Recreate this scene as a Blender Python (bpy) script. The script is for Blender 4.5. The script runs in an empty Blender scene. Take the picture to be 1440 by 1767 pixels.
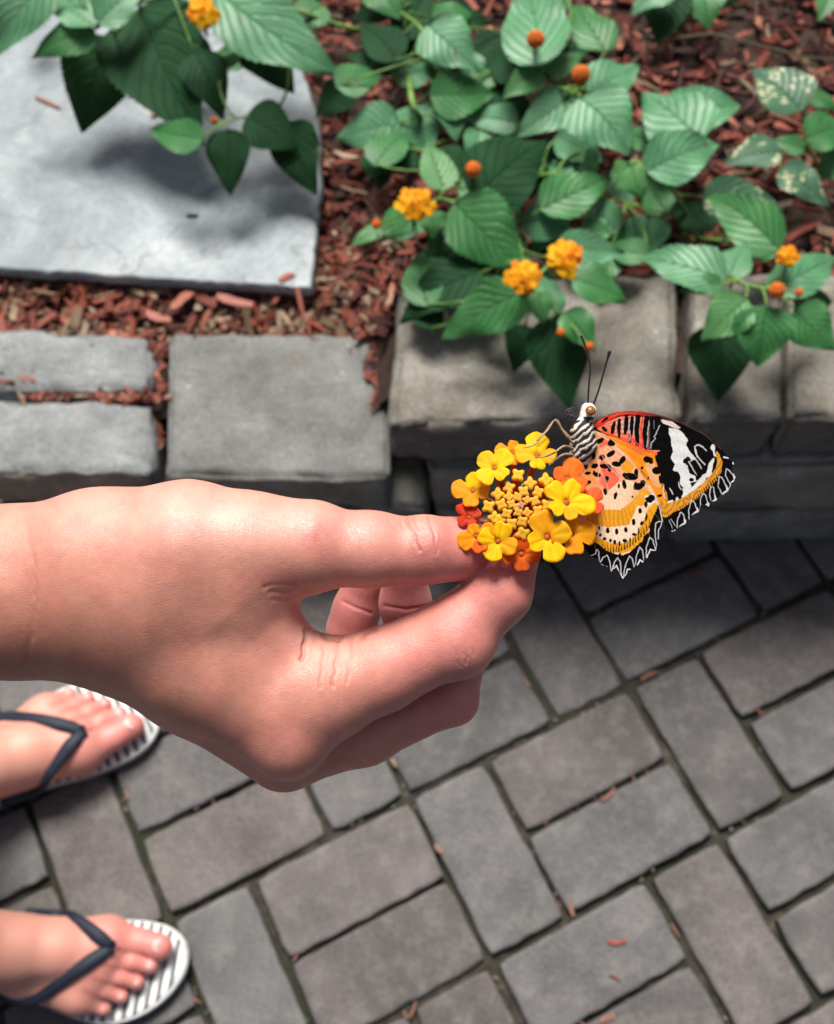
import bpy, math, random
import numpy as np
from mathutils import Vector, Matrix
random.seed(7); rng = np.random.default_rng(11)
S = bpy.context.scene; COL = S.collection
# ------------------------------------------------------------ camera, world, sun, exposure
F = 1950.0; PITCH = 1.1182877; ROLL = -0.0033372; H = 1.4007
CP, SP = math.cos(PITCH), math.sin(PITCH)
A_R = Vector((math.cos(ROLL), math.sin(ROLL)*SP*1.0, math.sin(ROLL)*CP))
cam_d = bpy.data.cameras.new('camera'); cam = bpy.data.objects.new('camera', cam_d); COL.objects.link(cam)
cam_d.sensor_fit = 'HORIZONTAL'; cam_d.sensor_width = 36; cam_d.lens = F/1440*36
cam_d.clip_start = 0.02; cam_d.clip_end = 400
cam_d.dof.use_dof = True; cam_d.dof.focus_distance = 0.318; cam_d.dof.aperture_fstop = 25
cam.location = (0, 0, H)
M0 = Matrix(((1, 0, 0), (0, SP, -CP), (0, CP, SP)))           # columns: right, up, back
Rr = Matrix.Rotation(-ROLL, 3, 'Z')
CM = M0 @ Rr
cam.matrix_world = Matrix.Translation((0, 0, H)) @ CM.to_4x4()
S.camera = cam
CMn = np.array(CM)

w = bpy.data.worlds.new('World'); S.world = w; w.use_nodes = True
nt = w.node_tree; bg = nt.nodes['Background']
sky = nt.nodes.new('ShaderNodeTexSky'); sky.sky_type = 'NISHITA'; sky.sun_disc = False
SUN_EL, SUN_AZ = math.radians(61), math.radians(-10)     # azimuth from +Y towards +X
sky.sun_elevation = SUN_EL; sky.sun_rotation = SUN_AZ; sky.air_density = 0.6; sky.dust_density = 5.0; sky.ozone_density = 0.0
nt.links.new(sky.outputs[0], bg.inputs[0]); bg.inputs[1].default_value = 0.074
sd = bpy.data.lights.new('sun', 'SUN'); sd.energy = 4.3; sd.angle = math.radians(22); sd.color = (1, .965, .92)
so = bpy.data.objects.new('sun', sd); COL.objects.link(so)
sv = Vector((math.sin(SUN_AZ)*math.cos(SUN_EL), math.cos(SUN_AZ)*math.cos(SUN_EL), math.sin(SUN_EL)))
so.rotation_euler = sv.to_track_quat('Z', 'Y').to_euler(); so.location = (0, 2, 4)
S.view_settings.view_transform = 'Standard'; S.view_settings.look = 'None'; S.view_settings.gamma = 1
S.view_settings.exposure = 0.48
S.render.engine = 'CYCLES'

# ------------------------------------------------------------ helpers
def at(x, y, z):
    """photo pixel + world height -> world point"""
    d = CM @ Vector(((x-720)/F, (883.5-y)/F, -1)); t = (z-H)/d.z
    return Vector((d.x*t, d.y*t, z))
def cs(x, y, z):
    """photo pixel + depth along the view axis in metres"""
    return Vector((0, 0, H)) + (CM @ Vector(((x-720)/F, (883.5-y)/F, -1)))*z
UP = Vector((0, 0, 1)); CAMP = Vector((0, 0, H))

def nm(kind):
    m = bpy.data.materials.new(kind); m.use_nodes = True
    return m, m.node_tree, m.node_tree.nodes['Principled BSDF']
def ND(t, ty, **k):
    n = t.nodes.new(ty)
    for a, b in k.items(): setattr(n, a, b)
    return n
def ramp(t, fac, stops):
    r = ND(t, 'ShaderNodeValToRGB'); e = r.color_ramp.elements
    while len(e) > 1: e.remove(e[0])
    e[0].position, e[0].color = stops[0][0], (*stops[0][1], 1)
    for p, c in stops[1:]:
        q = e.new(p); q.color = (*c, 1)
    t.links.new(fac, r.inputs[0]); return r.outputs[0]
def mixc(t, fac, a, b, mode='MIX'):
    m = ND(t, 'ShaderNodeMix', data_type='RGBA', blend_type=mode)
    for i, v in ((0, fac), (6, a), (7, b)):
        if isinstance(v, (int, float)): m.inputs[i].default_value = v
        elif isinstance(v, tuple): m.inputs[i].default_value = (*v, 1)
        else: t.links.new(v, m.inputs[i])
    return m.outputs[2]
def noise(t, scale, detail=4, rough=.55, vec=None, dist=0):
    n = ND(t, 'ShaderNodeTexNoise'); n.inputs['Scale'].default_value = scale
    n.inputs['Detail'].default_value = detail; n.inputs['Roughness'].default_value = rough
    n.inputs['Distortion'].default_value = dist
    if vec is not None: t.links.new(vec, n.inputs['Vector'])
    return n
def bump(t, b, h, strength, dist, prev=None):
    n = ND(t, 'ShaderNodeBump'); n.inputs['Strength'].default_value = strength; n.inputs['Distance'].default_value = dist
    t.links.new(h, n.inputs['Height'])
    if prev is not None: t.links.new(prev, n.inputs['Normal'])
    t.links.new(n.outputs[0], b.inputs['Normal']); return n.outputs[0]
def mth(t, op, a, b=None, c=None):
    n = ND(t, 'ShaderNodeMath', operation=op)
    for i, v in enumerate((a, b, c)):
        if v is None: continue
        if isinstance(v, (int, float)): n.inputs[i].default_value = v
        else: t.links.new(v, n.inputs[i])
    return n.outputs[0]
def texco(t, which='Object'):
    return ND(t, 'ShaderNodeTexCoord').outputs[which]

def mat_simple(name, col, rough=.6, spec=.4, var=.15, scale=60, sss=0, sheen=0):
    m, t, b = nm(name)
    n = noise(t, scale, vec=texco(t))
    c2 = tuple(max(0, v*(1-var*2)) for v in col); c3 = tuple(min(1, v*(1+var)) for v in col)
    t.links.new(ramp(t, n.outputs[0], [(.3, c2), (.7, c3)]), b.inputs['Base Color'])
    b.inputs['Roughness'].default_value = rough; b.inputs['Specular IOR Level'].default_value = spec
    if sss: b.inputs['Subsurface Weight'].default_value = sss; b.inputs['Subsurface Scale'].default_value = .003
    return m
def mat_attr(name, rough=.5, spec=.4, sss=0, sss_scale=.004, sss_rad=(1, .35, .2), noise_amt=0, nscale=200):
    m, t, b = nm(name)
    a = ND(t, 'ShaderNodeAttribute', attribute_name='Col'); c = a.outputs['Color']
    if noise_amt:
        n = noise(t, nscale, vec=texco(t)); g = ramp(t, n.outputs[0], [(.3, (1-noise_amt,)*3), (.7, (1+0,)*3)])
        c = mixc(t, 1.0, c, g, 'MULTIPLY')
    t.links.new(c, b.inputs['Base Color'])
    b.inputs['Roughness'].default_value = rough; b.inputs['Specular IOR Level'].default_value = spec
    if sss:
        b.inputs['Subsurface Weight'].default_value = sss; b.inputs['Subsurface Scale'].default_value = sss_scale
        b.inputs['Subsurface Radius'].default_value = sss_rad
    return m, t, b

def link(name, me, mat=None, parent=None, smooth=True, label=None, cat=None, group=None, kind=None):
    o = bpy.data.objects.new(name, me); COL.objects.link(o)
    if mat is not None and me is not None and not me.materials: me.materials.append(mat)
    if parent is not None: o.parent = parent
    if me is not None and smooth: me.shade_smooth()
    tag(o, label, cat, group, kind); return o
def tag(o, label=None, cat=None, group=None, kind=None):
    for k, v in (('label', label), ('category', cat), ('group', group), ('kind', kind)):
        if v: o[k] = v
    return o
def empty(name, loc, label, cat, group=None):
    o = bpy.data.objects.new(name, None); COL.objects.link(o); o.location = loc; o.empty_display_size = .02
    bpy.context.view_layer.update()
    return tag(o, label, cat, group)
class MB:
    """collects vertices and faces (world coordinates) for one mesh"""
    def __init__(s): s.v = []; s.f = []; s.c = []; s.uv = {}
    def add(s, vs, fs, col=None):
        n = len(s.v); s.v += [tuple(v) for v in vs]; s.f += [tuple(i+n for i in f) for f in fs]
        if col is not None: s.c += [col]*len(vs) if not isinstance(col, list) else col
    def tube(s, pts, rads, n=7, col=None, cap=True, flat=1.0, upv=None):
        pts = [Vector(p) for p in pts]; vs = []; fs = []
        if isinstance(rads, (int, float)): rads = [rads]*len(pts)
        for i, p in enumerate(pts):
            d = (pts[min(i+1, len(pts)-1)]-pts[max(i-1, 0)]).normalized()
            a = d.cross(upv if upv is not None else UP)
            if a.length < 1e-4: a = d.cross(Vector((1, 0, 0)))
            a.normalize(); b = a.cross(d)
            for k in range(n):
                an = 2*math.pi*k/n; vs.append(p+(a*math.cos(an)+b*math.sin(an)*flat)*rads[i])
        for i in range(len(pts)-1):
            for k in range(n):
                fs.append((i*n+k, i*n+(k+1) % n, (i+1)*n+(k+1) % n, (i+1)*n+k))
        if cap: fs.append(tuple(range(n))[::-1]); fs.append(tuple((len(pts)-1)*n+k for k in range(n)))
        s.add(vs, fs, col)
    def ell(s, c, r, R=None, nu=12, nv=8, col=None):
        vs = []; fs = []; c = Vector(c)
        for j in range(nv+1):
            ph = math.pi*j/nv
            for i in range(nu):
                th = 2*math.pi*i/nu
                v = Vector((r[0]*math.sin(ph)*math.cos(th), r[1]*math.sin(ph)*math.sin(th), r[2]*math.cos(ph)))
                if R is not None: v = R @ v
                vs.append(c+v)
        for j in range(nv):
            for i in range(nu):
                fs.append((j*nu+i, (j+1)*nu+i, (j+1)*nu+(i+1) % nu, j*nu+(i+1) % nu))
        s.add(vs, fs, col)
    def mesh(s, name, origin=None):
        me = bpy.data.meshes.new(name)
        vs = s.v if origin is None else [tuple(Vector(v)-Vector(origin)) for v in s.v]
        me.from_pydata(vs, [], s.f)
        if s.c:
            a = me.color_attributes.new('Col', 'FLOAT_COLOR', 'POINT')
            a.data.foreach_set('color', np.array([(*c[:3], 1) for c in s.c], dtype=np.float32).ravel())
        me.update(); return me
    def build(s, name, mat, parent=None, **k):
        org = None
        if parent is not None: org = parent.matrix_world.translation
        elif k.pop('own_origin', True):
            org = Vector(s.v[0]) if s.v else Vector()
        o = link(name, s.mesh(name, org), mat, parent, **k)
        if parent is None and org is not None: o.location = org
        return o

def np_mesh(name, V, Q, col=None):
    me = bpy.data.meshes.new(name)
    me.vertices.add(len(V)); me.vertices.foreach_set('co', np.asarray(V, np.float32).ravel())
    k = Q.shape[1]; me.loops.add(Q.size); me.loops.foreach_set('vertex_index', Q.astype(np.int32).ravel())
    me.polygons.add(len(Q)); me.polygons.foreach_set('loop_start', np.arange(0, Q.size, k, dtype=np.int32))
    me.polygons.foreach_set('loop_total', np.full(len(Q), k, dtype=np.int32))
    me.update(calc_edges=True); me.validate()
    if col is not None:
        a = me.color_attributes.new('Col', 'FLOAT_COLOR', 'POINT')
        c4 = np.ones((len(V), 4), np.float32); c4[:, :3] = col; a.data.foreach_set('color', c4.ravel())
    return me

# signed distance modelling of bodies ------------------------------------
def cone(P, a, b, ra, rb):
    a = np.array(a, np.float32); b = np.array(b, np.float32); ab = b-a; L2 = float(ab@ab)+1e-12
    t = np.clip(((P-a)@ab)/L2, 0, 1); d = P-a-t[..., None]*ab
    return np.sqrt((d*d).sum(-1))-(ra+(rb-ra)*t)
def smin(a, b, k):
    h = np.clip(.5+.5*(b-a)/k, 0, 1); return b+(a-b)*h-k*h*(1-h)
def chain(P, pts, k):
    d = None
    for (a, ra), (b, rb) in zip(pts[:-1], pts[1:]):
        e = cone(P, a, b, ra, rb); d = e if d is None else smin(d, e, k)
    return d
def nets(fn, lo, hi, h):
    lo = np.array(lo, float); n = np.ceil((np.array(hi)-lo)/h).astype(int)+1
    ax = [np.arange(n[i], dtype=np.float32)*h+lo[i] for i in range(3)]
    Fv = np.empty(tuple(n), np.float32)
    for i in range(0, n[0], 24):
        G = np.stack(np.meshgrid(ax[0][i:i+24], ax[1], ax[2], indexing='ij'), -1).astype(np.float32)
        Fv[i:i+24] = fn(G)
    neg = Fv < 0
    cnt = np.zeros(tuple(n-1), np.float32); acc = np.zeros((*(n-1), 3), np.float32)
    m = n-1
    cor = [(i, j, k) for i in (0, 1) for j in (0, 1) for k in (0, 1)]
    sl = lambda A, c: A[c[0]:c[0]+m[0], c[1]:c[1]+m[1], c[2]:c[2]+m[2]]
    for c in cor:
        for a in range(3):
            if c[a]: continue
            e = list(c); e[a] = 1
            f0, f1 = sl(Fv, c), sl(Fv, e); x = (f0 < 0) != (f1 < 0)
            t = np.where(x, f0/np.where(x, f0-f1, 1), 0)
            cnt += x
            for q in range(3):
                acc[..., q] += x*(c[q]+(t if q == a else 0))
    on = cnt > 0; idx = np.full(tuple(m), -1, np.int64); idx[on] = np.arange(on.sum())
    base = np.argwhere(on); V = (base+acc[on]/cnt[on][:, None])*h+lo
    Qs = []
    for a in range(3):
        b, c = (a+1) % 3, (a+2) % 3
        s0 = [slice(1, m[q]) for q in range(3)]; s0[a] = slice(0, m[a])
        s1 = list(s0); s1[a] = slice(1, m[a]+1)
        n0, n1 = neg[tuple(s0)], neg[tuple(s1)]; x = n0 != n1
        I = np.argwhere(x); fl = n0[x]
        off = np.array([s.start for s in s0]); I = I+off
        def g(db, dc):
            J = I.copy(); J[:, b] -= db; J[:, c] -= dc; return idx[J[:, 0], J[:, 1], J[:, 2]]
        q = np.stack([g(1, 1), g(0, 1), g(0, 0), g(1, 0)], 1)
        q[~fl] = q[~fl][:, ::-1]; Qs.append(q)
    Q = np.concatenate(Qs)
    return V, Q

# ------------------------------------------------------------ SETTING: ground, path, bed
def vnoise2(X, Y, s, seed=0):
    r = np.random.default_rng(seed).random((64, 64)); x = X*s; y = Y*s
    xi = np.floor(x).astype(int); yi = np.floor(y).astype(int); fx = x-xi; fy = y-yi
    fx = fx*fx*(3-2*fx); fy = fy*fy*(3-2*fy); g = lambda a, b: r[a % 64, b % 64]
    return (g(xi, yi)*(1-fx)+g(xi+1, yi)*fx)*(1-fy)+(g(xi, yi+1)*(1-fx)+g(xi+1, yi+1)*fx)*fy

m, t, b = nm('soil'); n = noise(t, 40, 8, .7, texco(t))
t.links.new(ramp(t, n.outputs[0], [(.3, (.03, .02, .015)), (.7, (.09, .06, .04))]), b.inputs['Base Color']); b.inputs['Roughness'].default_value = .95
bump(t, b, n.outputs[0], .8, .01); M_SOIL = m
mb = MB(); mb.add([(-80, -80, -.075), (80, -80, -.075), (80, 80, -.075), (-80, 80, -.075)], [(0, 1, 2, 3)])
mb.build('ground', M_SOIL, kind='structure', own_origin=False)

# path: pavers laid two flat, one upright, shifted course by course
UNIT = .105; ANG = .47189; GX, GY = -.00917, .29055
ud = Vector((math.cos(ANG), math.sin(ANG), 0)); vd = Vector((math.sin(ANG), -math.cos(ANG), 0))
WALL_Y = .632
m, t, b = nm('paver_concrete')
a = ND(t, 'ShaderNodeAttribute', attribute_name='Col'); oc = texco(t)
n1 = noise(t, 9, 5, .6, oc); n2 = noise(t, 420, 4, .7, oc); n3 = noise(t, 38, 6, .7, oc)
c = mixc(t, 1.0, a.outputs['Color'], ramp(t, n1.outputs[0], [(.34, (.70, .70, .69)), (.66, (1.2, 1.18, 1.17))]), 'MULTIPLY')
c = mixc(t, 1.0, c, ramp(t, n2.outputs[0], [(.3, (.6, .6, .6)), (.5, (1, 1, 1)), (.74, (1.6, 1.56, 1.5))]), 'MULTIPLY')
c = mixc(t, mth(t, 'MULTIPLY', ramp(t, n3.outputs[0], [(.48, (0, 0, 0)), (.75, (1, 1, 1))]), .4), c, (.25, .235, .21))
t.links.new(c, b.inputs['Base Color']); b.inputs['Roughness'].default_value = .82; b.inputs['Specular IOR Level'].default_value = .3
bump(t, b, n2.outputs[0], .5, .0012); M_PAVER = m
mb = MB()
def paver(u0, v0, lu, lv):
    g = .0030+random.random()*.0024
    x0, x1, y0, y1 = u0*UNIT+g, (u0+lu)*UNIT-g, v0*UNIT+g, (v0+lv)*UNIT-g
    jx, jy, ja = random.uniform(-.0015, .0015), random.uniform(-.0015, .0015), random.uniform(-.006, .006)
    cx, cy = (x0+x1)/2, (y0+y1)/2
    z = random.uniform(-.0012, .0012); tx, ty = random.uniform(-.006, .006), random.uniform(-.006, .006)
    be, dz = .0045, .004; gr = random.random()
    col = random.choice([(.160, .158, .158), (.170, .155, .152), (.150, .150, .150), (.178, .160, .155), (.166, .160, .158)])
    k = random.uniform(.80, 1.18); col = tuple(q*k*.64 for q in col)
    ring = []
    def loop(ins, zz):
        pts = []; r = .004
        nx = 12 if lu > lv else 6; ny = 12 if lv > lu else 6
        a0, a1, b0, b1 = x0+ins, x1-ins, y0+ins, y1-ins
        e = [(a0+(a1-a0)*i/nx, b0) for i in range(nx)]+[(a1, b0+(b1-b0)*i/ny) for i in range(ny)]
        e += [(a1-(a1-a0)*i/nx, b1) for i in range(nx)]+[(a0, b1-(b1-b0)*i/ny) for i in range(ny)]
        for i, (x, y) in enumerate(e):
            w1 = (math.sin(x*230+gr*40)+math.sin(y*310+gr*70)+math.sin((x+y)*620+gr*9)*.8)*.0006
            s = 1
            if i in (0, nx, nx+ny, 2*nx+ny): x += (cx-x)/abs(cx-x)*.002; y += (cy-y)/abs(cy-y)*.002
            X = x-cx; Y = y-cy; X += w1 if abs(abs(X)-(x1-x0)/2+ins) < 1e-3 else 0; Y += w1 if abs(abs(Y)-(y1-y0)/2+ins) < 1e-3 else 0
            X, Y = X-Y*ja+jx, Y+X*ja+jy
            p = ud*(X+cx)+vd*(Y+cy); pts.append((GX+p.x, GY+p.y, zz+z+X*tx+Y*ty))
        return pts
    L = [loop(0, -.06), loop(0, -dz), loop(be*.35, -dz*.3), loop(be, 0)]
    n = len(L[0]); fs = []
    for j in range(3):
        for i in range(n): fs.append((j*n+i, j*n+(i+1) % n, (j+1)*n+(i+1) % n, (j+1)*n+i))
    vs = sum(L, []); c0 = len(vs); fs.append(tuple(3*n+i for i in range(n)))
    cc = []
    for j in range(4): cc += [tuple(q*(.55, .8, 1.08, 1.0)[j] for q in col)]*n  # brighter bevel ring: edge highlight put into the colour; sides darker downward
    fs = [f[::-1] for f in fs]
    mb.add(vs, fs, cc)
def inside_path(u, v):
    p = ud*(u*UNIT)+vd*(v*UNIT); return GY+p.y < WALL_Y+.12 and GY+p.y > -1.3 and abs(GX+p.x) < 1.9
OFFS = {0: 0, -1: 2, 1: 2, -2: 1}
for cse in range(-14, 10):
    v0 = cse*2
    off = OFFS.get(cse, (cse*2) % 3)
    for u0 in range(-33, 33):
        ph = (u0-off) % 3
        if ph == 0 and inside_path(u0+.5, v0+1): paver(u0, v0, 1, 2)
        if ph == 1 and inside_path(u0+1, v0+1): paver(u0, v0, 2, 1); paver(u0, v0+1, 2, 1)
mb.build('brick_path', M_PAVER, kind='structure', own_origin=False, smooth=False)
m, t, b = nm('joint_sand'); oc = texco(t); n = noise(t, 55, 8, .75, oc); n2 = noise(t, 7, 4, .6, oc)
c = ramp(t, n.outputs[0], [(.38, (.012, .011, .008)), (.58, (.05, .044, .032)), (.76, (.24, .21, .165))])
c = mixc(t, ramp(t, n2.outputs[0], [(.42, (0, 0, 0)), (.62, (1, 1, 1))]), c, (.016, .019, .008)); t.links.new(c, b.inputs['Base Color'])
b.inputs['Roughness'].default_value = .95; bump(t, b, n.outputs[0], 1, .004)
gx = np.linspace(-1.9, 1.9, 381); gy = np.linspace(-1.3, WALL_Y+.1, 201)
X, Y = np.meshgrid(gx, gy, indexing='ij'); Z = -.0105+(vnoise2(X, Y, 9, 1)-.5)*.009+(vnoise2(X, Y, 60, 2)-.5)*.004
V = np.stack([X, Y, Z], -1).reshape(-1, 3); I = np.arange(381*201).reshape(381, 201)
Q = np.stack([I[:-1, :-1], I[1:, :-1], I[1:, 1:], I[:-1, 1:]], -1).reshape(-1, 4)
link('joint_sand', np_mesh('joint_sand', V, Q), m, kind='structure')

# bed: soil terrain behind the wall
def bed_h(x, y):
    s = min(1, max(0, (x+.10)/.12)); s = s*s*(3-2*s)
    return .168+.118*s*min(1, max(.0, 1))
gx = np.linspace(-2.2, 2.6, 161); gy = np.linspace(WALL_Y+.10, 5.0, 141)
X, Y = np.meshgrid(gx, gy, indexing='ij')
s_ = np.clip((X+.10)/.12, 0, 1); s_ = s_*s_*(3-2*s_)
Z = .168+.118*s_+(vnoise2(X, Y, 6, 3)-.5)*.02-.012
V = np.stack([X, Y, Z], -1).reshape(-1, 3); I = np.arange(161*141).reshape(161, 141)
Q = np.stack([I[:-1, :-1], I[1:, :-1], I[1:, 1:], I[:-1, 1:]], -1).reshape(-1, 4)
m, t, b = nm('bed_soil'); n = noise(t, 60, 8, .7, texco(t))
t.links.new(ramp(t, n.outputs[0], [(.35, (.018, .010, .007)), (.7, (.06, .03, .02))]), b.inputs['Base Color']); b.inputs['Roughness'].default_value = .95
link('bed_ground', np_mesh('bed_ground', V, Q), m, kind='structure')

# mulch chips: uncountable
def chip_geo(mb, c, L, W, T, yaw, pitch, roll, col, seg=3):
    R = Matrix.Rotation(yaw, 3, 'Z') @ Matrix.Rotation(pitch, 3, 'Y') @ Matrix.Rotation(roll, 3, 'X')
    vs = []; bend = random.uniform(-.12, .12)*L; sk = random.uniform(-.3, .3)
    for i in range(seg+1):
        u = i/seg-.5; ww = W*(1-abs(u)*random.uniform(.2, 1.1))*random.uniform(.75, 1.1)
        for sy, sz in ((-1, -1), (1, -1), (1, 1), (-1, 1)):
            v = Vector((u*L+sy*sk*W*.5, sy*ww/2+bend*(u*u*4), sz*T/2*random.uniform(.6, 1.1)))
            vs.append(Vector(c)+R @ v)
    fs = [(3, 2, 1, 0), tuple(seg*4+k for k in range(4))]
    for i in range(seg):
        for k in range(4): fs.append((i*4+k, i*4+(k+1) % 4, (i+1)*4+(k+1) % 4, (i+1)*4+k))
    mb.add(vs, fs, col)
REDS = [(.26, .06, .036), (.19, .042, .027), (.33, .095, .06), (.13, .03, .02), (.40, .15, .095), (.08, .022, .016), (.23, .068, .044), (.16, .038, .024), (.05, .018, .013)]
TANS = [(.30, .21, .13), (.22, .15, .09), (.38, .28, .19), (.15, .10, .06)]
M_CHIP, t, b = mat_attr('dyed_wood', rough=.75, spec=.3, noise_amt=.45, nscale=260)
n = noise(t, 500, 3, .6, texco(t)); bump(t, b, n.outputs[0], .5, .001)
mb = MB()
slab_keep = lambda x, y: (x < -.155 and .90 < y < 1.66)
def mulch_pt(x, y):
    edge = .84 if x < -.03 else .86
    return y > edge-.01
for i in range(13500):
    if i < 9500: x, y = random.uniform(-.9, .98), random.uniform(.78, 1.75)
    else: x, y = random.uniform(-.65, .3), random.uniform(.80, 1.02)
    if i < 9500 and y > 1.2 and random.random() < .25: continue
    if not mulch_pt(x, y): continue
    if x < -.17 and y > 1.0 and y < 1.62: continue
    hb = bed_h(x, y)
    z = hb+random.uniform(-.006, .016)+(.006 if y > .9 else 0)
    r = random.random()
    if r < .62: L, W, T = random.uniform(.012, .045), random.uniform(.004, .011), random.uniform(.002, .005)
    elif r < .74: L, W, T = random.uniform(.03, .07), random.uniform(.008, .017), random.uniform(.003, .006)
    else: L, W, T = random.uniform(.02, .06), random.uniform(.0008, .002), .001
    tan = (.24 if x < -.02 and y < 1.0 else .13)
    col = random.choice(TANS if random.random() < tan or (T == .001 and random.random() < .5) else REDS)
    k = random.uniform(.7, 1.2); col = tuple(q*k for q in col)
    chip_geo(mb, (x, y, z), L, W, T, random.uniform(0, math.pi), random.gauss(0, .22), random.uniform(-.8, .8), col, 2 if r < .72 else 1)
# fragments washed into the joints between the blocks
def frag(px, py, z, n, sx, sy, big=1):
    for _ in range(n):
        p = at(px+random.uniform(-sx, sx), py+random.uniform(-sy, sy), z)
        col = random.choice(REDS+TANS[:1]); chip_geo(mb, p, random.uniform(.008, .026)*big, random.uniform(.002, .006)*big, .003, random.uniform(0, 3.1), random.gauss(0, .2), random.uniform(-.6, .6), col, 2)
frag(650, 640, .196, 26, 14, 60, 1.2); frag(276, 620, .188, 26, 7, 55); frag(150, 684, .182, 60, 130, 4); frag(230, 684, .186, 40, 60, 7)
frag(680, 560, .20, 26, 22, 30, 1.4); frag(272, 760, .16, 10, 6, 30); frag(30, 655, .188, 14, 40, 8)
mb.build('mulch', M_CHIP, kind='stuff', smooth=False, label='red dyed wood mulch spread over the planting bed', own_origin=False)

# ------------------------------------------------------------ slate slab
def slab_mesh(pts_top, z, thick, mat, name, **k):
    pts = [Vector((p.x, p.y, z)) for p in pts_top]; me = None
    # dense irregular outline
    out = []
    for i in range(len(pts)):
        a, c = pts[i], pts[(i+1) % len(pts)]; nseg = max(2, int((c-a).length/.012))
        for j in range(nseg):
            p = a.lerp(c, j/nseg); q = (c-a).normalized().cross(UP)
            out.append(p+q*random.uniform(-.0015, .0015))
    n = len(out); cen = sum(out, Vector())/n; V = []; Fc = []
    prof = [(-.002, -thick), (0.001, -thick*.55), (-.001, -.002), (-.0035, 0)]
    for ins, dz in prof:
        for p in out:
            d = (p-cen).normalized(); V.append(p+d*(ins+random.uniform(-.0009, .0009))+UP*dz)
    for j in range(3):
        for i in range(n): Fc.append((j*n+i, j*n+(i+1) % n, (j+1)*n+(i+1) % n, (j+1)*n+i))
    Fc.append(tuple(3*n+i for i in range(n))); Fc.append(tuple(range(n))[::-1])
    mb = MB(); mb.add(V, Fc); return mb.build(name, mat, smooth=False, **k)
m, t, b = nm('slate'); oc = texco(t)
n1 = noise(t, 5.5, 9, .68, oc, .9); n2 = noise(t, 14, 9, .72, oc, 1.2); n3 = noise(t, 130, 5, .7, oc)
c = ramp(t, n1.outputs[0], [(.34, (.125, .16, .172)), (.46, (.20, .242, .258)), (.56, (.275, .32, .335)), (.68, (.38, .42, .43))])
c = mixc(t, ramp(t, n2.outputs[0], [(.52, (0, 0, 0)), (.72, (.35, .35, .35))]), c, (.34, .30, .26))
c = mixc(t, 1.0, c, ramp(t, n3.outputs[0], [(.3, (.78, .78, .78)), (.7, (1.1, 1.1, 1.1))]), 'MULTIPLY')
vo = ND(t, 'ShaderNodeTexVoronoi', feature='DISTANCE_TO_EDGE'); vo.inputs['Scale'].default_value = 5.5
mp = noise(t, 4, 6, .6, oc); vv = mixc(t, .3, oc, mp.outputs['Color']); t.links.new(vv, vo.inputs['Vector'])
crack = ramp(t, vo.outputs[0], [(0, (.62, .6, .58)), (.018, (1, 1, 1))])
c = mixc(t, mth(t, 'MULTIPLY', ramp(t, n1.outputs[0], [(.3, (0, 0, 0)), (.5, (1, 1, 1))]), .9), c, mixc(t, 1.0, c, crack, 'MULTIPLY'))
t.links.new(c, b.inputs['Base Color']); b.inputs['Roughness'].default_value = .5; b.inputs['Specular IOR Level'].default_value = .45
p = bump(t, b, n2.outputs[0], .55, .006); bump(t, b, n3.outputs[0], .3, .0012, p); M_SLATE = m
ZS = .212
slab_pts = [at(-160, 450, ZS), at(0, 464, ZS), at(150, 473, ZS), at(300, 483, ZS), at(538, 497, ZS), at(545, 420, ZS), at(556, 320, ZS), at(552, 200, ZS), at(500, 60, ZS), at(380, 10, ZS), at(100, -20, ZS), at(-160, 0, ZS)]
slab_mesh(slab_pts, ZS, .019, M_SLATE, 'slate_slab', label='large pale blue-grey slate slab lying on the mulch', cat='stone slab')

# ------------------------------------------------------------ edging stones
def mat_stone(name, dark, mid, light, warm):
    m, t, b = nm(name); oc = texco(t)
    n1 = noise(t, 11, 8, .68, oc, .3); n2 = noise(t, 260, 5, .75, oc); n3 = noise(t, 34, 7, .7, oc)
    c = ramp(t, n1.outputs[0], [(.28, dark), (.5, mid), (.72, light)])
    c = mixc(t, ramp(t, n3.outputs[0], [(.5, (0, 0, 0)), (.7, (.6, .6, .6))]), c, warm)
    c = mixc(t, 1.0, c, ramp(t, n2.outputs[0], [(.3, (.5, .5, .5)), (.46, (.97, .97, .97)), (.74, (1.4, 1.4, 1.4))]), 'MULTIPLY')
    vo = ND(t, 'ShaderNodeTexVoronoi'); vo.inputs['Scale'].default_value = 60; t.links.new(oc, vo.inputs['Vector'])
    sp = mth(t, 'MULTIPLY', mth(t, 'LESS_THAN', vo.outputs['Distance'], .16), mth(t, 'GREATER_THAN', n1.outputs[0], .55))
    c = mixc(t, mth(t, 'MULTIPLY', sp, .5), c, (.52, .53, .52))
    t.links.new(c, b.inputs['Base Color']); b.inputs['Roughness'].default_value = .88; b.inputs['Specular IOR Level'].default_value = .25
    p = bump(t, b, n3.outputs[0], .8, .006); bump(t, b, n2.outputs[0], .8, .0028, p); return m
M_STG = mat_stone('grey_stone', (.10, .105, .098), (.185, .19, .18), (.27, .275, .26), (.17, .15, .115))
M_STW = mat_stone('warm_stone', (.12, .108, .085), (.235, .22, .185), (.34, .33, .295), (.17, .145, .105))
M_STP = mat_stone('pale_stone', (.15, .158, .158), (.245, .26, .26), (.33, .34, .34), (.20, .19, .16))
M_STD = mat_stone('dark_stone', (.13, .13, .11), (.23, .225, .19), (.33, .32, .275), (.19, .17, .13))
M_STF = mat_stone('shaded_front_stone', (.09, .082, .07), (.145, .135, .115), (.20, .19, .165), (.12, .105, .08))  # darker copy of the warm stone: front-face shade put into the colour
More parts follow.
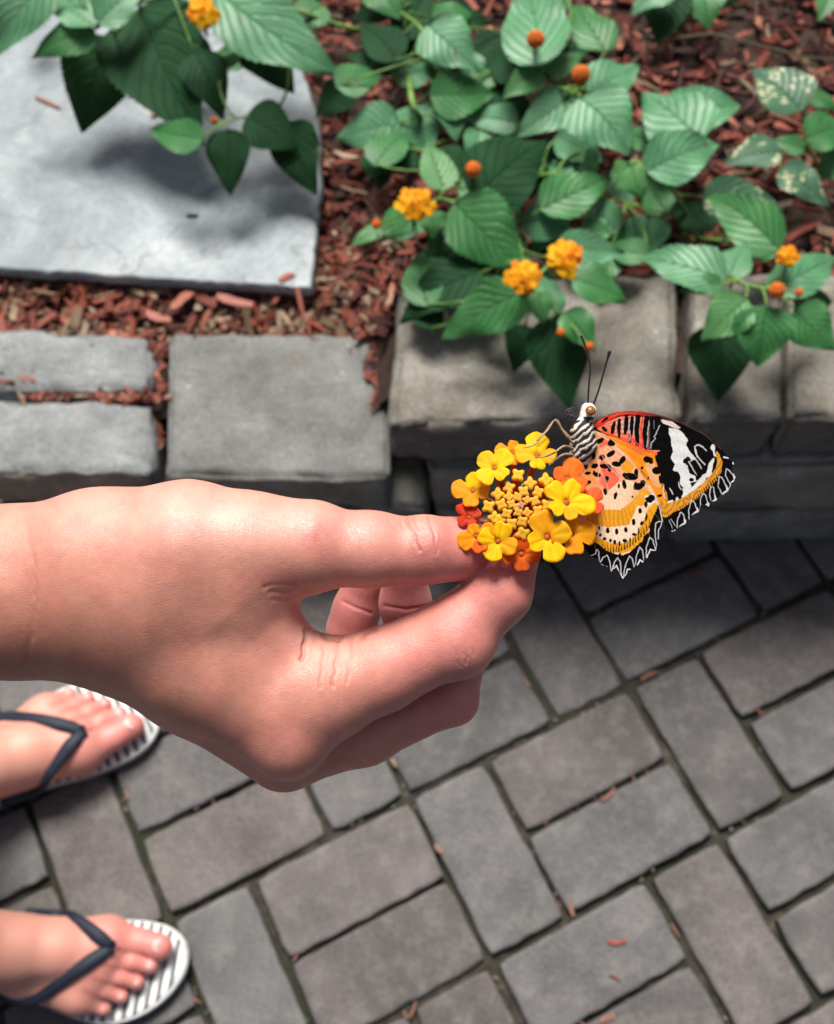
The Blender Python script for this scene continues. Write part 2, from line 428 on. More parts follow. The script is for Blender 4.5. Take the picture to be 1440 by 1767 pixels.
def block(pts, z, hgt, mat, seed, round_=.008, rough=.003, face=None, **k):
    """pts: four top corners (front-left, front-right, back-right, back-left), rough split stone"""
    nx, ny, nz = 44, 30, 20
    r = np.random.default_rng(seed); P = [np.array((p.x, p.y)) for p in pts]
    Vs = {}; V = []; Qd = []
    def pt(i, j, l):
        if (i, j, l) in Vs: return Vs[(i, j, l)]
        u, v, w_ = i/nx, j/ny, l/nz
        q = (P[0]*(1-u)+P[1]*u)*(1-v)+(P[3]*(1-u)+P[2]*u)*v
        Vs[(i, j, l)] = len(V); V.append((q[0], q[1], z-hgt*(1-w_), u, v, w_)); return Vs[(i, j, l)]
    for i in range(nx):
        for j in range(ny): Qd.append([pt(i, j, nz), pt(i+1, j, nz), pt(i+1, j+1, nz), pt(i, j+1, nz)]); Qd.append([pt(i, j, 0), pt(i, j+1, 0), pt(i+1, j+1, 0), pt(i+1, j, 0)])
    for l in range(nz):
        for i in range(nx): Qd.append([pt(i, 0, l), pt(i+1, 0, l), pt(i+1, 0, l+1), pt(i, 0, l+1)]); Qd.append([pt(i, ny, l), pt(i, ny, l+1), pt(i+1, ny, l+1), pt(i+1, ny, l)])
        for j in range(ny): Qd.append([pt(0, j, l), pt(0, j, l+1), pt(0, j+1, l+1), pt(0, j+1, l)]); Qd.append([pt(nx, j, l), pt(nx, j+1, l), pt(nx, j+1, l+1), pt(nx, j, l+1)])
    V = np.array(V); X = V[:, :3].copy(); u, v, w_ = V[:, 3], V[:, 4], V[:, 5]
    cen = X.mean(0); Lx = np.linalg.norm(P[1]-P[0]); Ly = np.linalg.norm(P[3]-P[0])
    # rounding: pull in near edges
    dx = np.minimum(u, 1-u)*Lx; dy = np.minimum(v, 1-v)*Ly; dz = np.minimum(w_, 1-w_)*hgt
    R = round_*(1+1.2*vnoise2(X[:, 0]+seed, X[:, 1]+X[:, 2], 30, seed))
    def fall(d): return np.clip(1-d/R, 0, 1)**2
    X[:, 2] -= np.sign(w_-.5)*R*.5*np.maximum(fall(dx), fall(dy))*(fall(dz) if False else (dz < 1e-9))
    X[:, 0] -= np.sign(u-.5)*R*.5*np.maximum(fall(dz), fall(dy))*(dx < 1e-9)
    X[:, 1] -= np.sign(v-.5)*R*.5*np.maximum(fall(dz), fall(dx))*(dy < 1e-9)
    for sc, am in ((14, 1.0), (45, .6), (120, .35)):
        a1 = vnoise2(X[:, 0]+X[:, 2]*.7+seed*.37, X[:, 1]-X[:, 2]*.9, sc, seed+1)-.5
        a2 = vnoise2(X[:, 1]+X[:, 2]*.7+seed*.17, X[:, 0]+X[:, 2]*.9, sc, seed+2)-.5
        X[:, 2] += a1*rough*am*2; X[:, 1] += a2*rough*am*2.2*(1-np.clip(dy/.02, 0, 1)); X[:, 0] += a1*rough*am*2*(1-np.clip(dx/.02, 0, 1))
    org = X[0].copy(); me = np_mesh('stone_block', X-org, np.array(Qd))
    o = link('stone_block', me, mat, smooth=True, **k); o.location = org
    if face is not None:      # front faces in a second stone; cap fronts have shade put into the colour
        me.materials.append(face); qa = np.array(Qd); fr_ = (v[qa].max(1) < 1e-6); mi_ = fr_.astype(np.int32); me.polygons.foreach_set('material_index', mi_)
    return o
ZL, ZR = .192, .322
G = 'stacked stone blocks edging the bed'
def rect(x0, x1, y0, y1, z): return [at(x0, y0, z), at(x1, y0, z), at(x1, y1, z), at(x0, y1, z)]
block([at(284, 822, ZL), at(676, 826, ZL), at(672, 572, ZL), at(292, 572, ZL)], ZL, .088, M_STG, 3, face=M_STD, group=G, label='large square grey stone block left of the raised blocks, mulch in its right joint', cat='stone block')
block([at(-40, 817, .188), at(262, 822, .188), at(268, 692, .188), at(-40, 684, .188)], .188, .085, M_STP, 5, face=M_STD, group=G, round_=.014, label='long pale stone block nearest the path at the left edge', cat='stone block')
block([at(-60, 676, .19), at(262, 676, .19), at(274, 572, .19), at(-60, 560, .19)], .19, .08, M_STP, 8, group=G, round_=.016, label='smooth pale blue-grey block between mulch and long front block', cat='stone block')
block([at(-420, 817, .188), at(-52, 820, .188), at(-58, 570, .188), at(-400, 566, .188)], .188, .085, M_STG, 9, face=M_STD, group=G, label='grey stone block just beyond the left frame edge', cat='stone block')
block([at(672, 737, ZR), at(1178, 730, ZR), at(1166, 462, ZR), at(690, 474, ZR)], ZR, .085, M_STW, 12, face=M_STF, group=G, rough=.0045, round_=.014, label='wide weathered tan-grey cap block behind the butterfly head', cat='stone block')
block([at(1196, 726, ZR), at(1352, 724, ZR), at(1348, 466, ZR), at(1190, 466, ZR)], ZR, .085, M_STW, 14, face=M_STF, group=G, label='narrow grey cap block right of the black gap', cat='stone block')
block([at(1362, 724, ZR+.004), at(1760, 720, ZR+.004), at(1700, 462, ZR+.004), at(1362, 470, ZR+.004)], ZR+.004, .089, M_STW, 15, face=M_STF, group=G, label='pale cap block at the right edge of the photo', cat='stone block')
# lower courses, flush-faced (butted with gaps)
def course(xs, z, hgt, y0, mats, labels, seed, depth=.20):
    for i in range(len(xs)-1):
        a, c = xs[i]+.003, xs[i+1]-.003
        block([Vector((a, y0, z)), Vector((c, y0, z)), Vector((c, y0+depth, z)), Vector((a, y0+depth, z))], z, hgt, mats[i % len(mats)], seed+i, group=G, rough=.0035, round_=.009, label=labels[i], cat='stone block')
zb = ZR-.09
course([.012, .285, .60, .95], zb, .115, WALL_Y-.002, [M_STD], ['dark middle-course block under the wide tan-grey cap block', 'dark middle-course block behind the lower wing tips', 'dark middle-course block at the right edge of the photo'], 30)
course([-.42, -.20, .02, .34, .72, 1.0], .114-.011, .112, WALL_Y+.004, [M_STD], ['dark bottom block below the long pale block', 'dark bottom block above the wrist', 'dark bottom block just above the flower', 'dark bottom block resting on the pavers below the butterfly', 'dark bottom block on the pavers at the right edge'], 40)
block([Vector((-.95, WALL_Y, .102)), Vector((-.426, WALL_Y, .102)), Vector((-.426, WALL_Y+.2, .102)), Vector((-.95, WALL_Y+.2, .102))], .102, .11, M_STD, 51, group=G, label='dark bottom block outside the left frame edge', cat='stone block')
# low strip of soil on the blocks' back edges so no gap opens behind them
mb = MB()
for x0, x1, y0, z in ((-1.2, .0, .80, .165), (.0, 1.4, .80, .27)):
    mb.add([(x0, y0, -.05), (x1, y0, -.05), (x1, y0, z), (x0, y0, z), (x0, y0+.2, z), (x1, y0+.2, z)], [(0, 1, 2, 3), (3, 2, 5, 4)])
mb.build('bed_bank', M_SOIL, kind='structure', own_origin=False, smooth=False)

# ------------------------------------------------------------ lantana plants
def mat_leaf(name, base, lite, rough, back, speck=False):
    m, t, b = nm(name)
    uv = ND(t, 'ShaderNodeUVMap', uv_map='UVMap'); sx = ND(t, 'ShaderNodeSeparateXYZ'); t.links.new(uv.outputs[0], sx.inputs[0])
    au = mth(t, 'ABSOLUTE', mth(t, 'SUBTRACT', sx.outputs[0], .5))       # 0..0.5 across
    v = sx.outputs[1]; oc = texco(t); n = noise(t, 26, 5, .6, oc); nf = noise(t, 700, 3, .7, oc)
    ph = mth(t, 'ADD', mth(t, 'MULTIPLY', mth(t, 'SUBTRACT', v, mth(t, 'MULTIPLY', au, .75)), 8.0), mth(t, 'MULTIPLY', n.outputs[0], 1.5))
    fr = mth(t, 'ABSOLUTE', mth(t, 'SUBTRACT', mth(t, 'FRACT', ph), .5))    # 0.5 at the vein
    vein = ramp(t, fr, [(.36, (0, 0, 0)), (.5, (1, 1, 1))])
    mid = ramp(t, au, [(0, (1, 1, 1)), (.022, (0, 0, 0))])
    vm = mth(t, 'MAXIMUM', mth(t, 'MULTIPLY', vein, .8), mid)
    c = ramp(t, n.outputs[0], [(.3, tuple(q*.72 for q in base)), (.7, tuple(q*1.2 for q in base))])
    c = mixc(t, mth(t, 'MULTIPLY', vm, .45), c, lite)
    c = mixc(t, 1.0, c, ramp(t, nf.outputs[0], [(.3, (.82, .82, .82)), (.7, (1.1, 1.1, 1.1))]), 'MULTIPLY')
    if speck:
        vo = ND(t, 'ShaderNodeTexVoronoi'); vo.inputs['Scale'].default_value = 115
        st = ND(t, 'ShaderNodeMapping'); st.inputs['Scale'].default_value = (1, 1.7, 1); t.links.new(oc, st.inputs[0]); t.links.new(st.outputs[0], vo.inputs['Vector'])
        big = noise(t, 22, 3, .6, oc)
        s = mth(t, 'MULTIPLY', mth(t, 'LESS_THAN', vo.outputs['Distance'], .42), mth(t, 'GREATER_THAN', big.outputs[0], .53))
        c = mixc(t, s, c, (.52, .52, .30))
    bv = ND(t, 'ShaderNodeTexVoronoi'); bv.inputs['Scale'].default_value = 26; t.links.new(oc, bv.inputs['Vector']); sc_ = ND(t, 'ShaderNodeSeparateColor'); t.links.new(bv.outputs['Color'], sc_.inputs[0])
    sp_ = mth(t, 'MULTIPLY', mth(t, 'LESS_THAN', bv.outputs['Distance'], mth(t, 'MULTIPLY', nf.outputs[0], .22)), mth(t, 'GREATER_THAN', sc_.outputs[0], .8)); c = mixc(t, mth(t, 'MULTIPLY', sp_, .8), c, (.10, .07, .03))
    ge = ND(t, 'ShaderNodeNewGeometry'); c = mixc(t, ge.outputs['Backfacing'], c, back)
    t.links.new(c, b.inputs['Base Color']); b.inputs['Roughness'].default_value = rough; b.inputs['Specular IOR Level'].default_value = .5 if rough < .6 else .15
    p = bump(t, b, mth(t, 'SUBTRACT', 1, vm), .9, .0022); bump(t, b, nf.outputs[0], .35, .0006, p)
    tr = ND(t, 'ShaderNodeBsdfTranslucent'); t.links.new(mixc(t, .5, c, (.14, .30, .03)), tr.inputs[0])
    ms = ND(t, 'ShaderNodeMixShader'); ms.inputs[0].default_value = .16 if rough < .6 else .06
    t.links.new(b.outputs[0], ms.inputs[1]); t.links.new(tr.outputs[0], ms.inputs[2]); t.links.new(ms.outputs[0], t.nodes['Material Output'].inputs[0])
    return m
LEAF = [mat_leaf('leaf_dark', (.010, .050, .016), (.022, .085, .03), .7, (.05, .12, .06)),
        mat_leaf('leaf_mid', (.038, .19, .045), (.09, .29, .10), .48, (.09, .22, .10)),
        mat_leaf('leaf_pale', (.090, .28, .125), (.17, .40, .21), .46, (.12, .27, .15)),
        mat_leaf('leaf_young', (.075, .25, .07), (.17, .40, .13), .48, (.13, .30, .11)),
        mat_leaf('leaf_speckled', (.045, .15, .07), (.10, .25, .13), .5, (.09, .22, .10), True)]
M_STEM = mat_simple('green_stem', (.13, .26, .05), .55, var=.25, scale=90)
M_WOODY = mat_simple('brown_twig', (.10, .09, .04), .7, var=.3, scale=120)

def leaf_mesh(B, T, width, seed, roll=0, droop=.12, fold=.22, nrm=None):
    """one ovate toothed leaf from petiole point B to tip T (world), returned as mesh with origin B"""
    r = random.Random(seed); B = Vector(B); T = Vector(T); d = T-B; L = d.length; d.normalize()
    toc = (CAMP-(B+T)/2).normalized()
    n = (UP*.62+toc*.55) if nrm is None else nrm
    n = (n-d*n.dot(d)).normalized(); n = Matrix.Rotation(roll, 3, d) @ n; sd_ = d.cross(n)
    N, K = 40, 8; V = []; UV = []; teeth = r.randint(15, 19); asym = r.uniform(-.05, .05)
    wav = r.uniform(0, 6); wa = r.uniform(.01, .035); curl = r.uniform(-.05, .12); side = r.uniform(-.05, .05); pl = .55+r.uniform(-.07, .07)
    for i in range(N+1):
        t = i/N
        w0 = (math.sin(math.pi*min(1, t**.62)))**.85*(1-.32*t) if t < 1 else 0
        w0 = max(w0, 0)*1.03
        tooth = 1+.085*(abs((t*teeth) % 1-.5)*2-.5)*(1 if .06 < t < .97 else 0)
        c = B+d*(L*t)+n*(droop*L*4*t*(1-t)*.5-droop*L*.15*t*t)+sd_*(side*L*4*t*(1-t))
        for j in range(-K, K+1):
            s = j/K; ww = width/2*w0*(tooth if abs(j) == K else 1)
            q = c+sd_*(s*ww*(1+asym*s))+n*(fold*abs(s)**1.3*ww*pl+wa*L*math.sin(t*13+wav+(s > 0)*2)*s*s-curl*L*s*s*t*.5)
            ve = math.sin(2*math.pi*((t-abs(s)*.375)*8.0))
            q += n*(ve*.0022*L*min(1, abs(s)*3)*(1-abs(s))*1.3 - .004*L*math.exp(-(s*9)**2))
            V.append(q-B); UV.append((s*.5+.5, t))
    Fc = []; W = 2*K+1
    for i in range(N):
        for j in range(W-1): Fc.append((i*W+j, i*W+j+1, (i+1)*W+j+1, (i+1)*W+j))
    me = bpy.data.meshes.new('leaf'); me.from_pydata([tuple(v) for v in V], [], Fc)
    uvl = me.uv_layers.new(name='UVMap'); k = 0
    for p in me.polygons:
        for li in p.loop_indices: uvl.data[li].uv = UV[me.loops[li].vertex_index]
    me.update(); return me

M_BUD, t_, b_ = mat_attr('blossom', rough=.6, spec=.22, noise_amt=.06, nscale=400)
tr_ = ND(t_, 'ShaderNodeBsdfTranslucent'); at_ = ND(t_, 'ShaderNodeAttribute', attribute_name='Col'); t_.links.new(at_.outputs['Color'], tr_.inputs[0])
ms_ = ND(t_, 'ShaderNodeMixShader'); ms_.inputs[0].default_value = .45; t_.links.new(b_.outputs[0], ms_.inputs[1]); t_.links.new(tr_.outputs[0], ms_.inputs[2]); t_.links.new(ms_.outputs[0], t_.nodes['Material Output'].inputs[0])
def frame_for(n):
    n = Vector(n).normalized(); a = n.cross(Vector((.3, .8, .1))).normalized(); return a, n.cross(a), n
def floret_geo(mb, c, n, R, cols, seed, tube_to=None, lobes=4, cup=.12, hi=12, tube_col=(.55, .12, .04), irregular=.12, eye=None):
    """flat lobed corolla at c facing n; cols: list of per-lobe colours"""
    r = random.Random(seed); a, b2, n = frame_for(n); ph = r.uniform(0, 6.28)
    A = 44; V = []; C = []; sizes = [1+r.uniform(-irregular, irregular) for _ in range(lobes)]
    fl = [r.uniform(-.12, .12) for _ in range(lobes)]
    rings = [0, .1, .2, .35, .55, .75, .9, 1.0]
    for q in rings:
        for k in range(A):
            th = 2*math.pi*k/A; x = th*lobes/(2*math.pi); li = int(x) % lobes; fx = x-int(x); s = sizes[li]
            edge = (.56+.44*abs(math.sin(math.pi*fx))**.55)*s*(1+.03*math.sin(th*9+seed))
            notch = 1-.07*math.exp(-((fx-.5)/.10)**2)
            rad = R*q*((1-q)*.75+q*edge*notch)
            zz = R*(-cup*2.2*math.exp(-(q/.16)**2)+cup*(q**2)*(.6+fl[li]*5*q)-.13*q**2*(1-abs(math.sin(math.pi*fx)))+.04*math.sin(th*3+seed)*q)
            zz += R*.028*math.sin(th*11+seed*1.7)*q*q+R*.02*math.sin(th*19+seed)*q*q; zz += -R*.035*math.exp(-((fx-.5)/.07)**2)*q*(1-q)*4
            p = Vector(c)+(a*math.cos(th+ph)+b2*math.sin(th+ph))*rad+n*zz; V.append(p)
            col = cols[li % len(cols)]; dk = math.exp(-(q/.15)**2)
            e = eye if eye is not None else (col[0]*.95, col[1]*.6, col[2]*.3)
            sk_ = 1-.16*q*abs(math.sin(th*lobes*2.5+math.sin(th*7+seed)))**6-.10*(math.sin(th*5+q*9+seed)*.5+.5)*q; C.append(tuple((col[z]*(1-dk)+e[z]*dk)*(1 if z == 0 else sk_) for z in range(3)))
    F_ = []
    for i in range(len(rings)-1):
        for k in range(A): F_.append((i*A+k, i*A+(k+1) % A, (i+1)*A+(k+1) % A, (i+1)*A+k))
    # underside gives the petals thickness
    nV = len(V); V2 = [v-n*(R*.025) for v in V[-A:]]; V += V2; C += C[-A:]
    for k in range(A): F_.append(((len(rings)-1)*A+k, (len(rings)-1)*A+(k+1) % A, nV+(k+1) % A, nV+k))
    V.append(Vector(c)-n*(R*.22)); C.append(tube_col)
    for k in range(A): F_.append((nV+k, nV+(k+1) % A, len(V)-1))
    mb.add(V, F_, C)
    if tube_to is not None:
        p0 = Vector(c)-n*R*.1; p3 = Vector(tube_to); p1 = p0-n*R*.9; pts = []
        for i in range(8):
            s = i/7; pts.append(p0*(1-s)**2+p1*2*s*(1-s)+p3*s*s)
        mb.tube(pts, [R*.17-R*.05*(i/7) for i in range(8)], 8, tube_col)
def bud_geo(mb, c, n, R, col, seed, length=2.2):
    """unopened bud: four-cornered pillow on a tapering tube"""
    r = random.Random(seed); a, b2, n = frame_for(n); ph = r.uniform(0, 6.28); A = 20; V = []; C = []
    prof = [(0, .16, .35), (.45, .26, .6), (.85, .20, .95), (1.02, -.05, 1), (.78, -.4, .55), (.5, -.75, .15), (.40, -length, 0)]
    for pr, z, st in prof:
        for k in range(A):
            th = 2*math.pi*k/A; star = 1-st*.46*(1-abs(math.cos(2*th))**1.6)
            V.append(Vector(c)+(a*math.cos(th+ph)+b2*math.sin(th+ph))*R*pr*star+n*R*(z-.10*st*(abs(math.cos(2*th))<.3)))
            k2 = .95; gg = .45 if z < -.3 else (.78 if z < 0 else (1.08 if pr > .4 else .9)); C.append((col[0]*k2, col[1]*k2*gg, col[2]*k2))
    F_ = []
    for i in range(len(prof)-1):
        for k in range(A): F_.append((i*A+k, (i+1)*A+k, (i+1)*A+(k+1) % A, i*A+(k+1) % A))
    mb.add(V, F_, C)
YEL, ORY, ORA, RED_ = (1.0, .70, .004), (1.0, .42, .006), (.88, .17, .008), (.72, .06, .02)
def plant_flower(root, px, py, z, r_px, kind, seed):
    r = random.Random(seed); c = at(px, py, z); sc = (CAMP-c).length/F; R = r_px*sc; toc = ((CAMP-c).normalized()+UP*.5).normalized(); a, b2, n = frame_for(toc)
    mb = MB()
    if kind == 'bud':
        for i in range(34):
            th = i*2.39996; q = math.sqrt((i+.5)/34); ph = q*1.5
            d = (a*math.cos(th)+b2*math.sin(th))*math.sin(ph)+n*math.cos(ph); k = r.uniform(.8, 1.15)
            bud_geo(mb, c-n*R*.4+d*R*.85, d, R*.24, (.90*k, .27*k, .04), seed*50+i, 1.6)
        mb.tube([c-n*R*.4, c-n*R*1.8-UP*R], [R*.3, R*.15], 7, (.14, .28, .05)); name = 'bud_cluster'
    else:
        k = 10 if r_px > 22 else 7
        for i in range(k):
            th = i*2.39996+r.uniform(-.2, .2); q = .45+.5*((i*7) % k)/k; d = (a*math.cos(th)+b2*math.sin(th))*q+n*math.sqrt(1-q*q*.8)
            col = r.choice([(.97, .50, .01), (.98, .62, .01), (.95, .36, .01)])
            floret_geo(mb, c+(a*math.cos(th)+b2*math.sin(th))*q*R*.72*r.uniform(.8, 1.35)+n*R*.18*(1-q*q*1.5)*r.uniform(-.5, 1.5), d+n*1.2, R*r.uniform(.44, .60), [col], seed*31+i, c-n*R*1.2, 4)
        for i in range(10):
            th = i*2.39996; q = math.sqrt((i+.5)/10)*.28; d = (a*math.cos(th)+b2*math.sin(th))*q+n
            bud_geo(mb, c+d*R*.2, d, R*.11, (.8, .22, .02), seed*51+i, 1.5)
        mb.tube([c-n*R, c-n*R*2.2-UP*R], [R*.15, R*.12], 7, (.14, .28, .05)); name = 'flower_cluster'
    mb.build(name, M_BUD, root)
    return c-n*R*2
LN = [0]
def plant(label, origin_px, oz, leaves, stems, flowers, cat='plant', group=None):
    """leaves: (base x, base y, tip x, tip y, width px, z base, z tip, tone)"""
    root = empty('lantana_plant', at(origin_px[0], origin_px[1], oz), label, cat, group)
    sm = MB(); nodes = []
    for pts, rr in stems:
        P = [at(*p) for p in pts]
        D = []
        for i in range(len(P)-1):
            p0, p1, p2, p3 = P[max(i-1, 0)], P[i], P[i+1], P[min(i+2, len(P)-1)]
            for k in range(6):
                s = k/6; D.append(.5*((2*p1)+(p2-p0)*s+(2*p0-5*p1+4*p2-p3)*s*s+(3*p1-p0-3*p2+p3)*s**3))
        D.append(P[-1]); nodes += D
        sm.tube(D, [rr*(1-.35*i/len(D)) for i in range(len(D))], 7)
    for L in leaves:
        bx, by, tx, ty, wpx, zb, zt, tone = L; LN[0] += 1
        B = at(bx, by, zb); T = at(tx, ty, zt); sc = (CAMP-(B+T)/2).length/F
        me = leaf_mesh(B, T, wpx*sc*1.08, LN[0], roll=random.uniform(-.28, .28), droop=random.uniform(.06, .2), fold=random.uniform(.12, .3))
        o = link('leaf', me, LEAF[tone], root); o.location = B-root.location
        nd = min(nodes, key=lambda q: (q-B).length)
        mid = (nd+B)/2+UP*.004+(B-T).normalized()*(B-nd).length*.25; dd = (T-B).normalized()
        pts = []
        for i in range(7):
            s = i/6; pts.append(nd*(1-s)**2+mid*2*s*(1-s)+(B+dd*.004)*s*s)
        sm.tube(pts, [.0016-.0004*i/6 for i in range(7)], 6)
    for fl in flowers:
        e = plant_flower(root, *fl)
        nd = min(nodes, key=lambda q: (q-e).length); sm.tube([nd, (nd+e)/2+UP*.004, e], .0012, 6)
    sm.build('stem', M_STEM, root)
    return root
def fill_leaves():
    r = random.Random(5); out = []
    for (cx, cy) in [(640, 60), (780, 90), (840, 140), (900, 190), (760, 200), (690, 240), (830, 270), (1000, 230), (1060, 210), (980, 330), (860, 310), (780, 420), (860, 400), (960, 380), (1040, 370), (1090, 430), (900, 470), (1010, 450), (820, 500), (960, 510), (720, 130), (1040, 150), (950, 60), (800, 20), (1120, 330), (740, 470), (620, 150), (800, 120), (870, 100), (780, 300), (930, 260), (1020, 290), (1080, 300), (930, 430), (1060, 470), (860, 540), (700, 380), (780, 480), (950, 10), (620, 20), (1030, 60), (1000, 200), (740, 520), (880, 350), (1040, 420), (960, 310)]:
        an = r.uniform(0, 6.28); L = r.uniform(60, 105); x, y = cx+r.uniform(-20, 20), cy+r.uniform(-15, 15); z = r.uniform(.335, .375)
        out.append((x-math.cos(an)*L/2, y-math.sin(an)*L/2, x+math.cos(an)*L/2, y+math.sin(an)*L/2, L*r.uniform(.58, .75), z, z-.015, r.choice([0, 0, 1, 1, 2])))
    return out
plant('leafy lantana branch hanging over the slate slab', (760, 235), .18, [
 (88, -40, -25, 112, 80, 0.41, 0.35, 2), (165, 55, 52, 98, 58, 0.37, 0.35, 1), (165, 45, 75, 5, 55, 0.38, 0.37, 2), (170, 40, 255, -25, 62, 0.38, 0.39, 2),
 (188, 62, 141, 229, 120, .32, .255, 0), (240, 12, 352, 250, 172, .345, .29, 0), (335, 90, 385, 205, 75, 0.35, 0.31, 0), (352, 240, 257, 222, 58, 0.33, 0.31, 1),
 (393, 222, 397, 338, 74, 0.32, 0.27, 0), (425, 200, 516, 258, 84, 0.32, 0.29, 0), (500, 208, 546, 337, 84, 0.30, 0.25, 0), (375, -15, 588, 128, 125, 0.40, 0.35, 2),
 (432, 55, 508, 160, 88, 0.35, 0.31, 0), (375, 122, 432, 82, 22, 0.34, 0.34, 1), (300, -30, 395, 25, 70, 0.35, 0.35, 2), (445, -40, 520, 60, 60, 0.35, 0.33, 1),
 (110, -30, 190, 40, 60, 0.31, 0.30, 1), (250, 20, 330, 60, 60, .31, .30, 1), (420, 100, 352, 120, 46, .31, .30, 1), (470, -30, 430, 55, 60, .34, .32, 1), (560, 10, 500, 60, 60, .33, .32, 1), (350, 60, 300, 110, 60, .29, .28, 0), (60, -40, 25, 20, 40, 0.30, 0.29, 1)],
 [([(760, 235, .18), (715, 185, .36), (690, 72, 0.27), (590, 45, 0.31), (490, 12, 0.35), (370, -12, 0.37), (235, 5, 0.38), (165, 48, 0.37)], .0042),
  ([(490, 12, 0.35), (500, 110, 0.33), (480, 185, 0.31), (395, 208, 0.32), (352, 235, 0.32)], .0022), ([(235, 5, 0.38), (200, 60, 0.36)], .0022)],
 [(349, 22, .42, 24, 'open', 1), (370, 207, 0.31, 7, 'bud', 2)])
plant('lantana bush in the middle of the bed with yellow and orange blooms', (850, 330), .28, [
 (738, 42, 826, 122, 92, .40, .38, 2), (690, 212, 577, 238, 82, .34, .32, 2), (712, 180, 742, 268, 92, .34, .31, 2), (742, 165, 856, 160, 78, .36, .35, 1),
 (897, 212, 795, 203, 55, .34, .33, 2), (930, 112, 900, -28, 108, .42, .40, 2), (938, 118, 1012, 92, 42, .40, .40, 3), (938, 122, 866, 170, 52, .40, .39, 3),
 (1000, 168, 1086, 268, 116, .44, .42, 2), (1012, 152, 1106, 112, 76, .41, .40, 2), (992, 165, 888, 236, 74, .38, .36, 2), (958, 235, 1042, 278, 62, .37, .35, 2),
 (818, 345, 950, 238, 128, .42, .42, 0), (790, 325, 905, 352, 66, .39, .38, 1), (768, 328, 738, 238, 62, .42, .42, 3), (745, 352, 668, 408, 62, .41, .39, 1),
 (662, 396, 602, 425, 32, .38, .37, 3), (745, 364, 752, 412, 50, .42, .40, 3), (785, 350, 908, 468, 118, .42, .38, 1), (932, 362, 1060, 303, 82, .39, .39, 1),
 (902, 376, 992, 400, 66, .38, .36, 2), (958, 430, 1080, 437, 66, .41, .40, 2), (1002, 404, 1072, 392, 44, .37, .36, 1), (1122, 372, 1104, 452, 78, .37, .34, 2),
 (988, 480, 1085, 520, 72, .41, .39, 1), (832, 468, 688, 556, 96, .38, .35, 0), (905, 505, 760, 586, 92, .42, .38, 1), (930, 502, 940, 560, 46, .43, .41, 3),
 (908, 560, 886, 642, 64, .37, .34, 0), (958, 545, 985, 706, 112, .40, .35, 0), (975, 538, 1028, 606, 64, .42, .40, 1), (780, 400, 735, 465, 60, .34, .32, 0),
 (720, 10, 700, 102, 74, .33, .31, 0), (690, 122, 588, 92, 44, .33, .32, 0), (700, 70, 745, -22, 62, .34, .33, 0), (872, 58, 818, 172, 84, .33, .31, 0),
 (605, 148, 545, 202, 56, .33, .31, 0), (650, 262, 662, 322, 66, .32, .30, 0), (655, -35, 692, 32, 74, .37, .36, 1), (860, 250, 960, 330, 90, .33, .31, 0),
 (830, 420, 800, 480, 70, .34, .32, 0), (740, 30, 850, 40, 60, .34, .33, 0), (860, 480, 960, 470, 60, .36, .34, 0), (1000, 300, 920, 250, 60, .33, .32, 0),
 (720, 260, 640, 300, 60, .32, .31, 0), (900, 440, 860, 400, 50, .36, .35, 1), (850, 215, 900, 180, 60, .33, .32, 0), (940, 400, 1000, 460, 60, .35, .34, 0),
 (830, 210, 750, 220, 60, .31, .30, 0), (960, 120, 1040, 60, 50, .34, .33, 0)]+fill_leaves(),
 [([(850, 330, .28), (900, 250, .33), (960, 150, .38), (935, 118, .40)], .003), ([(850, 330, .28), (780, 290, .36), (755, 345, .41)], .003),
  ([(850, 330, .28), (885, 370, .36), (900, 440, .38), (925, 500, .42), (970, 545, .41)], .0032), ([(850, 330, .28), (790, 180, .34), (735, 60, .38), (690, 20, .36)], .003),
  ([(850, 330, .28), (960, 300, .36), (1080, 350, .37)], .0028), ([(960, 150, .38), (1005, 160, .42)], .002), ([(925, 480, .41), (965, 440, .41)], .002)],
 [(925, 66, .45, 16, 'bud', 3), (1003, 127, .45, 17, 'bud', 4), (817, 291, .45, 15, 'bud', 5), (650, 386, .40, 9, 'bud', 6), (713, 352, .45, 31, 'open', 7),
  (903, 478, .46, 30, 'open', 8), (972, 446, .46, 31, 'open', 9), (968, 573, .43, 8, 'bud', 10), (1018, 597, .43, 9, 'bud', 11)])
